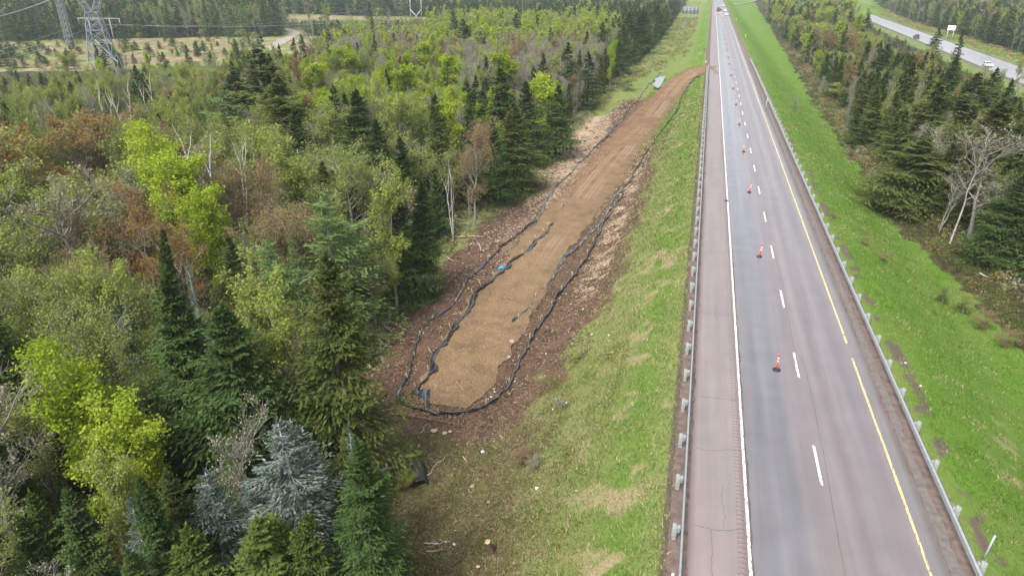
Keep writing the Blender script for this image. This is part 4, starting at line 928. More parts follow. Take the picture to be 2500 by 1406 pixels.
for k, (py, dx) in enumerate(((150, -11.5), (162, 0), (176, 11.5))):
    wire(at_z(-120, py, 2.5), (HX+dx*.995, HY+dx*.1, HZ+7.2), 1.0, 'thin power line sloping to the wooden pole frame, %s of three' % ('upper', 'middle', 'lower')[k])
    wire((HX+dx*.995, HY+dx*.1, HZ+7.2), at_z(900+60*k, 24+6*k, 6), 3.0, 'thin power line running right from the wooden pole frame, %s of three' % ('upper', 'middle', 'lower')[k])
wire(at_z(-100, 44, 14), at_z(160, -14, 22), 1.0, 'thin power line crossing the top left corner')

# ------------------------------------------------------------------ culvert, stumps, stones, litter, branches
M_cul = pm('dark corrugated pipe', (.022, .020, .019), .55, var=.3, scale=5)
x_, y_, z_ = at(1020, 1160); t = thing('culvert_pipe', 'black corrugated culvert pipe end sticking out of the bank near the corner fir', 'culvert', (x_-.2, y_+.5, z_+.16), radians(-62))
ns_ = 26; zz = np.linspace(0, 2.0, ns_*3); pr = [(.47+.03*math.sin(q_*2*pi/.16), q_) for q_ in zz]
q = MB(); prof = np.array(pr); k = 28; a = np.arange(k)*2*pi/k
V = np.stack([np.repeat(prof[:, 1:2], k, 1)-.2, prof[:, :1]*np.cos(a), prof[:, :1]*np.sin(a)], -1).reshape(-1, 3); i = np.arange(k); j = (i+1) % k; b_ = (np.arange(len(prof)-1)*k)[:, None]
q.add(V, np.stack([b_+i, b_+j, b_+j+k, b_+i+k], -1).reshape(-1, 4)); q.build('pipe', M_cul, t)
q = MB(); V2 = V.copy(); V2[:, 1:] *= .93; q.add(V2, np.stack([b_+j, b_+i, b_+i+k, b_+j+k], -1).reshape(-1, 4)); q.build('liner', M_rub, t)
M_cut = pm('fresh cut wood', (.40, .30, .19), .8, var=.25, scale=9); M_bk = pm('stump bark', (.10, .065, .045), .95, var=.4, scale=8)
def stump(px, py, r, h, label, tilt=0):
    r = r*.72
    x_, y_, z_ = at(px, py); t = thing('tree_stump', label, 'tree stump', (x_, y_, z_-.1), R.random()*6, 'cut stumps in the cleared strip')
    t.rotation_euler = (tilt, tilt*.4, t.rotation_euler[2]); k = 12; a = np.arange(k)*2*pi/k; jr = 1+.12*R.normal(0, 1, k)
    rows = [np.c_[r*f_*jr*np.cos(a), r*f_*jr*np.sin(a), np.full(k, z0)] for z0, f_ in ((0, 1.6), (h*.35, 1.15), (h, 1.0))]; i = np.arange(k); j = (i+1) % k
    F = np.concatenate([np.stack([b0+i, b0+j, b0+j+k, b0+i+k], -1) for b0 in (0, k)]); q = MB(); q.add(np.concatenate(rows), F); q.build('bark', M_bk, t)
    q = MB(); q.add(rows[2]*np.array([.98, .98, 1])+np.array([0, 0, .004]), np.array([i])); q.build('cut_face', M_cut, t)
for a in [(1060, 1056, .33, .3, 'pale cut stump below the fence bend, left of three'), (1085, 1060, .26, .22, 'pale cut stump below the fence bend, middle one'), (1099, 1057, .22, .25, 'small pale cut stump below the fence bend, right one'),
          (1097, 1034, .13, .12, 'tiny pale cut stump just under the black fence'), (1152, 1189, .18, .16, 'small cut stump on the mossy slope right of the culvert'), (1193, 1226, .16, .14, 'little orange cut stump between the culvert and the lower tall stump'),
          (1203, 1350, .24, 1.0, 'tall broken stump on the slope near the bottom edge', .25), (1165, 1393, .16, .4, 'small stump at the very bottom edge', .1), (1244, 962, .12, .14, 'tiny cut stump right of the fence bend'), (1408, 1198, .13, .1, 'small cut disc on the green slope'),
          (2485, 727, .16, .2, 'reddish cut stump at the right edge of the woods')]: stump(*a)
M_stone = pm('grey stone', (.30, .28, .25), .9, var=.25, scale=4)
def stone(px, py, s, label):
    x_, y_, z_ = at(px, py); k = 10; q = MB(); V = []; 
    for th in np.linspace(0, pi, 6):
        for ph in np.arange(k)*2*pi/k: V.append((sin(th)*cos(ph), sin(th)*sin(ph)*.8, cos(th)*.65))
    V = np.array(V); V *= s*(1+.22*(fbm(V[:, 0]*2+px, V[:, 1]*2+V[:, 2], 7, 2)-.5)[:, None]*2); i = np.arange(k); j = (i+1) % k; b_ = (np.arange(5)*k)[:, None]
    q.add(V, np.stack([b_+i, b_+i+k, b_+j+k, b_+j], -1).reshape(-1, 4)); one('stone', label, 'stone', (x_, y_, z_+s*.3), q, M_stone, (0, 0, R.random()*6))
for a in [(1250, 836, .30, 'grey boulder between the track and the right fence'), (1243, 873, .2, 'flat pale stone below the grey boulder'), (1289, 757, .16, 'stone at the right edge of the track'), (1251, 709, .16, 'dark stone in the middle of the track'), (1245, 733, .14, 'second dark stone in the middle of the track'), (1291, 528, .14, 'small stone on the track edge left')]: stone(*a)
M_lit = pm('white litter', (.72, .74, .76), .6, var=.1)
def litter(px, py, s, label):
    s = s*.62
    x_, y_, z_ = at(px, py); q = MB(); a = np.linspace(0, 2*pi, 8)[:-1]; rr_ = s*(.6+.5*R.random(7))
    top = np.c_[rr_*np.cos(a), rr_*np.sin(a)*.8, .05+s*.5*R.random(7)]; V = np.r_[[(0, 0, s*.6)], top, top*np.array([1.1, 1.1, 0])]
    i = np.arange(7); j = (i+1) % 7; q.add(V, [np.stack([0*i, i+1, j+1], -1), np.stack([i+1, i+8, j+8, j+1], -1)]); one('litter', label, 'litter', (x_, y_, z_+.01), q, M_lit, group='scraps of white litter')
for a in [(1178, 1103, .24, 'crumpled white bag right of the culvert pipe'), (1311, 1192, .22, 'white crumpled plastic on the grass slope near a grey bush'), (1445, 817, .13, 'small white scrap on the slope'), (1486, 819, .12, 'white scrap on the grass beside the brown soil'), (1338, 849, .11, 'white scrap below the brown soil patch'), (1333, 864, .1, 'white scrap left of its twin below the soil patch'), (1357, 974, .10, 'white scrap on the mossy slope, upper'), (1350, 1000, .09, 'white scrap on the mossy slope, lower'),
          (1199, 970, .14, 'white scrap inside the fence bend'), (1207, 957, .1, 'pale stick like scrap inside the fence bend'), (1645, 483, .12, 'white paper on the slope by the guardrail'), (1109, 1329, .15, 'white scrap in a pile of branches at the bottom'), (2210, 887, .13, 'white scrap on the right grass slope'), (2247, 943, .1, 'white scrap right of the lower right guardrail'), (1382, 984, .08, 'tiny white scrap near the brush'), (1063, 1010, .12, 'orange white tag on the black fence'), (1643, 1403, .12, 'white scrap beside the left guardrail at the bottom')]: litter(*a)
M_tarp = pm('blue tarp', (.02, .32, .62), .35, var=.2, scale=6)
x_, y_, z_ = at(1224, 658); q = MB(); g = 9; U, Vv = np.meshgrid(np.linspace(-1, 1, g), np.linspace(-1, 1, g)); ZZ = .12+.5*fbm(U*3, Vv*3, 4, 3)*(1.3-U**2*.8-Vv**2*.3); i = (np.arange(g-1)[:, None]*g+np.arange(g-1)[None]).ravel()
q.add(np.stack([U*.30, Vv*.36, ZZ*.8], -1).reshape(-1, 3), np.stack([i, i+1, i+1+g, i+g], -1)); one('blue_tarp', 'crumpled bright blue tarp lying on the inner fence', 'tarp', (x_, y_, z_), q, M_tarp)
q = MB(); q.box((0, 0, .02), (.30, .5, .05), bev=.02); q.box((.05, .1, .07), (.16, .26, .06), bev=.02); x_, y_, _ = at_z(1774, 491, 0); one('rubber_scrap', 'dark grey lump of rubber lying on the white edge line', 'rubber scrap', (x_, y_, .0), q, M_rub, (0, 0, .4))
M_stick = pm('dead branch wood', (.34, .26, .185), .9, var=.3); M_stick2 = pm('white bare branch', (.42, .38, .32), .9, var=.2)
def log(px0, py0, px1, py1, r, label, m=None, twigs=3):
    r = r*(1.35 if r > .065 else 1)
    a = np.array(at(px0, py0, .1)); b_ = np.array(at(px1, py1, .1)); tt = np.linspace(0, 1, 7)[:, None]; P = a*(1-tt)+b_*tt; L_ = np.linalg.norm(b_-a); P[:, 2] = gz(P[:, 0], P[:, 1])+r+.05; P[1:-1] += R.normal(0, .035*L_, (5, 3))*np.array([1, 1, .4])
    P[:, 2] = np.maximum(P[:, 2], gz(P[:, 0], P[:, 1])+r); q = MB(); q.tube(P-a, np.linspace(r, r*.35, 7), 6)
    for k in range(twigs):
        s_ = P[2+k % 4]-a; d = R.normal(0, 1, 3); d[2] = abs(d[2])*.5; d /= np.linalg.norm(d); q.tube([s_, s_+d*L_*.22, s_+d*L_*.33+R.normal(0, .05, 3)], [r*.45, r*.3, r*.12], 4)
    one('fallen_branch', label, 'branch', tuple(a), q, m or M_stick, group='branches lying on the cleared ground')
for a in [(1098, 578, 1180, 580, .11, 'dead log lying at the woods edge left of the fence, upper one'), (1165, 595, 1182, 618, .10, 'short thick log left of the fence'), (1075, 622, 1110, 640, .08, 'pale branch on the brown soil at the woods edge'), (1100, 584, 1125, 603, .08, 'crooked dead branch under the upper log'), (1148, 600, 1160, 578, .07, 'small dead branch leaning on the upper log'),
          (928, 1152, 964, 1143, .10, 'white bare branch beside the corner fir, left of the culvert', M_stick2), (1025, 1057, 1042, 1034, .05, 'thin pale branch left of the pale stumps'), (1040, 1162, 1098, 1108, .05, 'long thin branch lying above the culvert pipe'), (1130, 1113, 1140, 1127, .05, 'short pale branch right of the culvert'), (1020, 1092, 1026, 1082, .045, 'tiny pale branch above the culvert'),
          (1035, 1325, 1100, 1320, .05, 'pale branch in the brush pile at the bottom', M_stick2), (1040, 1345, 1090, 1340, .05, 'dark branch in the brush pile at the bottom'), (1150, 1184, 1163, 1180, .04, 'short branch beside the small stump'), (1500, 860, 1460, 868, .05, 'pale branch on the slope below the soil'), (1105, 768, 1128, 764, .05, 'thin branch between the two left fences'),
          (1130, 668, 1200, 678, .04, 'long thin stick between the two left fences'), (898, 885, 908, 910, .05, 'short white branch at the woods edge near the fence corner', M_stick2), (860, 1030, 905, 1040, .06, 'grey crooked branch in the green gap by the corner fir', M_stick2), (2390, 668, 2412, 678, .08, 'white log at the right woods edge', M_stick2), (2470, 694, 2500, 698, .09, 'white log at the right edge of the picture', M_stick2),
          (1500, 600, 1560, 560, .05, 'grey stick on the bare bank above the fence'), (1220, 1060, 1232, 1073, .04, 'little curved pale stick on the mossy slope')]: log(*a)
# heap of roots at the fence bend

# ------------------------------------------------------------------ the forest
NAMES = {'fir': ('fir_tree', 'fir tree', 'dark green fir'), 'olivefir': ('spruce_tree', 'spruce tree', 'olive green spruce'), 'youngfir': ('fir_tree', 'fir tree', 'fresh yellowish green fir'),
         'silver': ('dead_fir_tree', 'fir tree', 'silver grey lichen covered fir'), 'larch': ('larch_tree', 'larch tree', 'soft blue green larch'), 'lime': ('aspen_tree', 'aspen tree', 'bright lime green aspen'),
         'yellow': ('maple_tree', 'maple tree', 'yellow green budding maple'), 'olive': ('alder_tree', 'alder tree', 'sparse olive leafed tree'), 'tan': ('maple_tree', 'maple tree', 'tan and orange budding tree'),
         'red': ('red_maple_tree', 'maple tree', 'reddish budding maple'), 'whitebirch': ('birch_tree', 'birch tree', 'bare white birch'), 'bare': ('bare_tree', 'bare tree', 'bare grey brown tree'), 'birch': ('birch_tree', 'birch tree', 'bare white trunked birch')}
CONS = ('fir', 'olivefir', 'youngfir', 'silver', 'larch')
def tree(kind, x, y, z, H, diam, label, lod='hi', group=None):
    x, y, z = float(x), float(y), float(z)
    P = PROTO.get((kind, lod)) or PROTO.get((kind, 'mid')) or PROTO[(kind, 'hi')]
    q_ = [abs(math.log((PW[p[1].name]/p[2])/(diam/H)))+R.random()*.35 for p in P]; tm, cm, pH = P[int(np.argmin(q_))]
    nm, cat, _ = NAMES[kind]
    o = thing(nm, label, cat, (x, y, z-.05), R.random()*6.283, group)
    dims = max(v for v in (PW[cm.name],)); s = diam/dims
    o.scale = (s, s, H/pH); o.rotation_euler = (R.normal(0, .03), R.normal(0, .03), o.rotation_euler[2])
    link('trunk', tm, o); link('crown', cm, o); return o
PW = {}
for (kd, lod), P in PROTO.items():
    for tm, cm, pH in P:
        a_ = np.empty(len(cm.vertices)*3, np.float32); cm.vertices.foreach_get('co', a_); a_ = a_.reshape(-1, 3)
        PW[cm.name] = float(np.percentile(np.hypot(a_[:, 0], a_[:, 1]), 96))*2
# trees that can be told apart in the photograph: kind, top pixel x, y, height in m, crown width in pixels, label
HERO = [
 ('silver', 708, 1035, 11.5, 290, 'largest silver grey fir in the pale group at the lower left corner of the woods'),
 ('silver', 505, 1125, 10, 200, 'silver grey fir with green branches, leftmost of the pale group'),
 ('silver', 618, 1145, 9, 150, 'ragged silver grey fir between two larger silver firs'),
 ('silver', 318, 1210, 9.5, 110, 'slim silver topped fir among green firs near the bottom left'),
 ('silver', 845, 1035, 11.6, 70, 'thin silver fir top poking out of the green fir beside the culvert'),
 ('fir', 872, 1075, 12, 205, 'full green fir at the corner of the woods beside the culvert pipe'),
 ('youngfir', 600, 1285, 9, 300, 'yellowish green young fir, widest at the bottom edge of the picture'),
 ('youngfir', 440, 1290, 9, 200, 'green young fir at the bottom edge, left of the widest one'),
 ('youngfir', 738, 1280, 9, 170, 'green young fir at the bottom edge in front of the silver firs'),
 ('olivefir', 412, 1180, 10, 170, 'yellow olive spruce left of the silver firs'),
 ('fir', 345, 1150, 11, 120, 'pointed green fir behind the slim silver topped one'),
 ('fir', 155, 1215, 10, 120, 'narrow green fir near the left bottom corner'),
 ('fir', 58, 1268, 8, 130, 'small round dark fir in the bottom left corner'),
 ('fir', 330, 1320, 9, 150, 'bushy green fir at the bottom edge under the slim silver fir'),
 ('lime', 175, 940, 11, 210, 'bright lime green aspen in front of dark firs at the lower left'),
 ('lime', 258, 1010, 10, 170, 'lower lime green aspen crown leaning against the taller lime one'),
 ('yellow', 262, 1140, 9, 150, 'yellow green maple sapling above the small firs at the lower left'),
 ('yellow', 600, 700, 12.5, 170, 'bright yellow budding maple beside the tall dark firs'),
 ('yellow', 670, 800, 11.5, 200, 'wide yellow budding maple in front of the big olive spruce'),
 ('fir', 418, 668, 15, 230, 'tallest dark green fir at the lower left, left one of a pair'),
 ('fir', 520, 740, 14, 270, 'broad dark green fir beside the yellow budding maple'),
 ('silver', 462, 650, 12, 55, 'thin pale silver fir tip between the two tall dark firs'),
 ('silver', 290, 705, 11, 110, 'dead silver fir with bare crooked top left of the dark firs'),
 ('fir', 355, 563, 13, 70, 'slender dark fir in front of the red maples'),
 ('red', 330, 505, 11, 190, 'bright red budding maple below the lime green aspen'),
 ('red', 425, 590, 10, 150, 'red budding maple right of the slender dark fir'),
 ('lime', 385, 365, 13.5, 150, 'brightest lime green aspen crown, left part of the large clump'),
 ('lime', 440, 395, 13, 190, 'brightest lime green aspen crown, middle of the large clump'),
 ('lime', 500, 480, 12, 130, 'lime green aspen, lower right of the large clump'),
 ('olivefir', 548, 580, 11, 130, 'dense olive spruce right of the lime green clump'),
 ('larch', 775, 475, 14, 240, 'large soft blue green larch left of the big olive spruce'),
 ('larch', 655, 590, 11, 150, 'small blue green larch between the olive spruce and yellow maple'),
 ('olivefir', 782, 610, 16, 225, 'huge olive green spruce at the woods edge above the fence corner'),
 ('fir', 960, 430, 13, 90, 'dark pointed fir left of its twin behind the slender birch'),
 ('fir', 1022, 450, 13, 85, 'dark pointed fir next to the slender birch at the track'),
 ('yellow', 948, 470, 12, 120, 'slender light green birch with white trunk at the edge of the woods'),
 ('olive', 180, 800, 11, 230, 'green leafed birch with pale forked trunk at the left edge'),
 ('birch', 215, 790, 10, 120, 'white forked birch trunk inside the green crown at the left'),
 ('bare', 140, 480, 12, 260, 'wide bare grey tree with fine twigs near the left edge'),
 ('whitebirch', 485, 330, 13, 100, 'bare white birch behind the lime clump, left of two'),
 ('whitebirch', 562, 335, 13, 110, 'bare white birch behind the lime clump, right of two'),
 ('whitebirch', 238, 215, 12, 55, 'bare white birch group near the clearing, leftmost'),
 ('whitebirch', 285, 215, 12, 70, 'forked bare white birch near the clearing'),
 ('whitebirch', 350, 190, 12, 50, 'tall bare birch beside dark firs near the clearing'),
 ('red', 180, 315, 12, 210, 'wide orange red budding maple at the left'),
 ('olivefir', 635, 125, 17, 170, 'tallest olive green spruce in the middle of the woods'),
 ('olivefir', 680, 190, 16, 170, 'broad olive spruce on the right shoulder of the tallest one'),
 ('olivefir', 570, 175, 13, 110, 'olive spruce at the left foot of the tallest one'),
 ('fir', 725, 270, 13, 90, 'dark fir below and right of the tallest olive spruce'),
 ('larch', 545, 225, 12, 140, 'blue green larch in front of the tallest spruce'),
 ('fir', 865, 222, 15, 130, 'tall dark blackish fir in the middle of the woods'),
 ('fir', 915, 290, 13, 100, 'dark fir on the right shoulder of the blackish one'),
 ('fir', 985, 335, 12, 90, 'dark fir left of the tan tree by the track'),
 ('olivefir', 1060, 230, 15, 100, 'slender olive spruce between pale green aspens'),
 ('fir', 1225, 170, 15, 100, 'tall fir at the left of the dark stand by the track'),
 ('fir', 1290, 195, 14, 90, 'fir in the middle of the dark stand by the track'),
 ('olivefir', 1262, 255, 13, 130, 'broad olive spruce in front of the dark stand by the track'),
 ('fir', 1205, 290, 12, 80, 'bluish fir at the left foot of the dark stand'),
 ('fir', 1360, 210, 13, 80, 'fir at the right end of the dark stand by the track'),
 ('fir', 1388, 100, 15, 60, 'tall narrow fir above the wood chips'),
 ('fir', 1440, 120, 13, 55, 'narrow fir right of the tall one above the wood chips'),
 ('fir', 1305, 165, 13, 40, 'small fir tip among lime aspens near the track'),
 ('lime', 1240, 145, 13, 100, 'lime aspen behind the dark stand by the track'),
 ('lime', 1330, 205, 12, 90, 'lime aspen between the dark firs by the track'),
 ('yellow', 800, 280, 12, 110, 'pale yellow green tree left of the blackish fir'),
 ('yellow', 972, 250, 12, 110, 'pale yellow green tree right of the blackish fir'),
 ('tan', 1152, 325, 12, 120, 'orange tan tree at the edge of the woods by the track'),
 ('tan', 640, 420, 11, 180, 'wide orange brown tree behind the blue green larch'),
 ('tan', 565, 430, 11, 120, 'orange brown tree right of the bare birches'),
 ('olive', 850, 390, 12, 190, 'wide grey green tree behind the big olive spruce'),
 ('yellow', 20, 440, 11, 180, 'yellow green maple at the left edge of the picture'),
 ('yellow', 100, 545, 9, 120, 'yellow green maple sapling below the bare tree at the left'),
 ('whitebirch', 1100, 415, 9, 45, 'bent white birch standing on the brown soil left of the track'),
 ('birch', 1135, 470, 7, 40, 'short leaning birch beside the bent white one'),
 ('lime', 1495, 105, 11, 26, 'narrow lime tree in front of the dark fir wall'),
 ('lime', 860, 125, 12, 110, 'lime aspen grove crown, left one in the middle distance'),
 ('lime', 1040, 110, 12, 90, 'tall lime aspen crown in the middle distance'),
 ('lime', 1085, 150, 12, 80, 'lime aspen right of the tall lime crown'),
 ('lime', 985, 170, 11, 90, 'lime aspen below the small firs in the middle distance'),
 ('lime', 765, 165, 11, 70, 'lime aspen near the gravel road bend'),
 ('fir', 708, 92, 13, 30, 'fir in front of the gravel road, left of two'),
 ('fir', 735, 88, 14, 38, 'fir in front of the gravel road, right of two'),
 ('fir', 1110, 30, 15, 35, 'fir standing above the pale aspens, left of a pair'),
 ('fir', 1130, 48, 14, 50, 'fir standing above the pale aspens, right of a pair'),
 ('fir', 1262, 32, 14, 38, 'lone fir in the pale yellow green aspens'),
 ('fir', 980, 140, 12, 25, 'thin fir between lime aspens, left'), ('fir', 994, 150, 12, 28, 'thin fir between lime aspens, right'),
 ('fir', 1540, 30, 15, 50, 'dark fir in the wall beside the highway, behind the pond'),
 ('fir', 1575, 25, 15, 55, 'tallest dark fir in the wall beside the highway'),
 ('olivefir', 1605, 15, 14, 50, 'olive spruce in the wall beside the highway'),
 ('fir', 1515, 60, 14, 50, 'fir at the near end of the wall beside the highway'),
 ('fir', 1470, 60, 13, 40, 'small fir left of the wall beside the highway'),
 ('fir', 325, 165, 12, 50, 'dark fir pair near the pylon, left one'), ('fir', 345, 180, 12, 50, 'dark fir pair near the pylon, right one'),
 ('fir', 190, 172, 8, 24, 'small fir below the pylon'), ('fir', 95, 178, 8, 24, 'small fir left of the pylon'), ('fir', 62, 180, 8, 24, 'small fir second left of the pylon'),
 ('fir', 40, 175, 7, 16, 'tiny fir near the left edge of the clearing'), ('fir', 5, 190, 8, 30, 'fir cut by the left edge at the clearing'),
 ('fir', 455, 112, 11, 24, 'fir at the near edge of the straw clearing'), ('silver', 500, 120, 10, 28, 'grey dead fir at the near edge of the clearing'),
 ('fir', 572, 98, 12, 28, 'fir before the gravel road, near the clearing'), ('fir', 400, 130, 9, 30, 'green fir at the clearing beside the pylon'),
 ('olivefir', 2250, 335, 15, 200, 'large olive spruce at the edge of the median woods'),
 ('birch', 2390, 345, 14, 170, 'tall bare forked birch in the median woods'),
 ('birch', 2330, 430, 11, 130, 'bare birch with crooked side branches in the median woods'),
 ('birch', 2475, 440, 11, 80, 'leaning white birch near the right edge'),
 ('bare', 2440, 330, 12, 170, 'bare brown tree behind the white birches at the right'),
 ('fir', 2490, 420, 12, 120, 'dark fir at the right edge beside the leaning birch'),
 ('fir', 2090, 272, 6, 42, 'small fir at the edge of the right grass slope'), ('fir', 2113, 292, 5, 30, 'smaller fir beside the small one on the right slope'),
 ('fir', 2123, 38, 13, 36, 'tall dark fir against the far road'), ('lime', 2097, 42, 12, 36, 'lime tree left of the tall fir against the far road'),
 ('yellow', 2010, 30, 11, 60, 'yellow green tree in the median woods'), ('tan', 2030, 80, 11, 110, 'orange brown tree in the median woods'),
 ('tan', 2080, 90, 10, 60, 'second orange brown tree, right of the first in the median'),
 ('fir', 2344, 140, 13, 55, 'pointed fir in front of the far road'), ('fir', 2430, 165, 13, 70, 'fir partly hiding the white car'),
 ('fir', 2475, 195, 12, 50, 'fir near the right edge before the far road'), ('fir', 2165, 110, 12, 60, 'fir in the median left of the black pickup'),
 ('olivefir', 2290, 200, 13, 120, 'olive spruce in the middle of the median woods'), ('olivefir', 2440, 240, 14, 170, 'broad olive spruce at the right edge of the median'),
 ('olivefir', 2380, 180, 13, 110, 'olive spruce behind the broad one'),
 ('bare', 2010, 190, 7, 60, 'bare shrubby tree on the right grass slope edge'), ('pinkk', 0, 0, 0, 0, ''),
]
heroes = []
for kd, px, py, H, w, lab in HERO:
    if kd == 'pinkk': continue
    for _q in range(14):
        x, y, _ = at_z(px, py, -5.6+H); z = float(gz(x, y)); x, y, _ = at_z(px, py, z+H); z = float(gz(x, y))
        if (x < eL(y)+2.5 or (-40 < x < 0 and kd in ('birch', 'whitebirch') and x < -19) or x > eR(y)-1) and not (float(rrx(y))-9 < x < float(rrx(y))+14): break
        H *= .95
    _, _, zc = proj((x, y, z+H*.6)); diam = w*float(zc[0])/FPX*(1.22 if kd in CONS else 1)
    if kd not in CONS and math.hypot(x, y) > 120: diam = min(diam, H*.58)
    heroes.append((kd, x, y, z, H, diam, lab, px, py, w))
# patches of the photograph: x0, x1, y0, y1 (tree tops) -> kinds and weights
PATCH = [
 (0, 340, -200, 70, dict(fir=7, olivefir=3, tan=.3, olive=.8)), (340, 1650, -250, 26, dict(fir=6, olivefir=2.6, larch=1.2, bare=.3, olive=1.2, lime=.3)),
 (340, 700, 26, 75, dict(fir=3, bare=1.2, olive=2.5, larch=1.5)), (700, 1020, 26, 56, dict(bare=3, tan=.5, olive=2, fir=1.6, yellow=.3)),
 (1020, 1500, 14, 80, dict(yellow=6, lime=2, olive=2.2, bare=.8, fir=.12)), (1480, 1680, 10, 215, dict(fir=6, olivefir=3, bare=1.2, larch=.5)),
 (1080, 1500, 80, 190, dict(bare=8, tan=.8, yellow=.3, lime=.3, fir=.15)), (690, 1080, 55, 125, dict(bare=6, lime=.6, yellow=.4, tan=.6, fir=.3)),
 (700, 1130, 110, 280, dict(lime=5, olive=2.6, bare=2.6, fir=.9, tan=.5, yellow=1.2)), (1130, 1480, 180, 420, dict(fir=5, olivefir=3, bare=2, lime=1.4, tan=1)),
 (0, 560, 150, 300, dict(olive=5.5, yellow=2.6, bare=1.3, fir=.4, tan=.4, birch=.3)), (0, 330, 300, 420, dict(olive=5, red=.5, bare=1.2, yellow=1.8)),
 (330, 760, 280, 420, dict(olive=5, yellow=1, bare=1.2, tan=.9, birch=.3, lime=.3)), (760, 1200, 280, 460, dict(fir=2.5, olivefir=2, olive=2.5, yellow=.7, bare=1.2, tan=.5)),
 (0, 300, 420, 760, dict(bare=1.6, olive=5, tan=1.2, yellow=1.4)), (300, 560, 420, 760, dict(fir=1.6, tan=1.2, olive=3, bare=.6, yellow=.5)),
 (560, 960, 420, 760, dict(olivefir=1.6, tan=1.5, olive=3.6, bare=1.0, larch=1, fir=1)), (0, 420, 760, 1000, dict(olive=3.6, fir=2.6, bare=1.0, tan=.3, yellow=.6)),
 (420, 1000, 760, 1400, dict(fir=4, olivefir=2, bare=.7)), (0, 420, 1000, 1500, dict(fir=4.5, olivefir=1, yellow=1, olive=1.2, youngfir=.8)),
 (1780, 2140, -250, 110, dict(fir=3, olive=1.8, yellow=1.3, bare=1.6, lime=1, tan=.8)), (2130, 2560, -250, 80, dict(fir=5, olive=2.2, bare=1.6, tan=.6, lime=.4)),
 (1900, 2560, 80, 1000, dict(fir=5, olivefir=5, bare=1.1, olive=1.3, tan=.45, birch=.2, larch=.3)),
]
DEF = dict(fir=4, olive=2, bare=2, lime=.5, yellow=.5)
def pick(px, py):
    px = px+R.normal(0, 18); py = py+R.normal(0, 7)
    for x0, x1, y0, y1, d in PATCH:
        if x0 <= px < x1 and y0 <= py < y1: break
    else: d = DEF
    k = list(d); w = np.array([d[q] for q in k], float); return k[int(np.searchsorted(np.cumsum(w/w.sum()), R.random()))]
# candidate stems on jittered grids, denser near the camera
cand = []
def cells(sp, d0, d1):
    g = np.arange(-d1, d1, sp); A, B = np.meshgrid(g, np.arange(4, d1, sp)); A = A.ravel()+R.uniform(-.45, .45, A.size)*sp; B = B.ravel()+R.uniform(-.45, .45, B.size)*sp
    d = np.hypot(A, B); m = (d >= d0) & (d < d1); A, B = A[m], B[m]; Zc = gz(A, B)
    u, v, zc = proj(np.c_[A, B, Zc+8]); m = (zc > 8) & (u > -420) & (u < 2920) & (v < 1900) & (v > -160); cand.append(np.c_[A, B, Zc][m])
cells(2.9, 9, 120); cells(3.1, 120, 260); cells(4.6, 260, 450); cells(6.2, 450, 760); cells(10, 760, 1250)
C_ = np.concatenate(cand); x, y, z = C_.T; D = np.hypot(x, y)
ok = np.where(x < 5, x < eL(y)-.3-2.2*R.random(len(x)), x > eR(y)+.5+2*R.random(len(x)))
bx = rrx(y); ok &= ~((x > bx-11-3*R.random(len(x))) & (x < bx+20+6*R.random(len(x))))
ok &= ~clearing(x, y)
dgr, _, _ = pdist(GRP, x, y); ok &= dgr > 6
ok &= ~((np.abs(x+18) < 9) & (y > 26) & (y < 40))
ok &= ~((D > 700) & (np.abs(x-8) < 45))
x, y, z, D = x[ok], y[ok], z[ok], D[ok]
hx = np.array([h[1] for h in heroes]); hy = np.array([h[2] for h in heroes]); hd = np.array([h[5] for h in heroes])
HD = np.hypot(hx, hy)
dm = np.hypot(x[:, None]-hx, y[:, None]-hy); ok = (dm > np.minimum(hd*.33, 2.4)[None]).all(1)
x, y, z, D = x[ok], y[ok], z[ok], D[ok]
Hh = (8.6+3.6*fbm(x*.05, y*.05, 91)+R.normal(0, 1.1, len(x))).clip(5.5, 14)
la, DD = latD(x, y)
Hh = np.where((np.abs(x-eL(y)) < 5) | (np.abs(x-eR(y)) < 5), Hh*.82, Hh)
Hh = np.where((DD > 205) & (DD < 240) & (la < -60), Hh*.6, Hh)
u, v, zc = proj(np.c_[x, y, z+Hh])
kinds = np.array([pick(a, b_) for a, b_ in zip(u, v)])
Hh = np.where(kinds == 'bare', Hh*.9, Hh); Hh = np.where((DD > 370) & (la < -60), Hh*1.3, Hh)
Hh = np.where(np.isin(kinds, ['fir', 'olivefir']), Hh*1.12, Hh)
keep = np.ones(len(x), bool)
for i, h in enumerate(heroes):
    kd, X_, Y_, Z_, H_, dia, lab, px, py, w = h
    ub, vb, zb = proj((X_, Y_, Z_+H_*.35)); wb = float(vb[0])
    f_ = .55 if kd == 'birch' else .8
    uu, vv, zz = proj(np.c_[x, y, z+Hh])
    m = (D < HD[i]-.5) & (np.abs(uu-px) < w*.5*f_+.5*2.2*FPX/zz) & (vv < py+(wb-py)*(.95 if kd == 'red' else .80))
    if m.any():
        lo = np.zeros(len(x)); # height at which the tip sits at the hero's window bottom
        k = np.where(m)[0]
        for j in k:
            t_ = (py+(wb-py)*(.95 if kd == 'red' else .8))
            for q in range(8):
                _, vq, _ = proj((x[j], y[j], z[j]+Hh[j]))
                if vq[0] >= t_: break
                Hh[j] *= .86
            if Hh[j] < 3.0: keep[j] = False
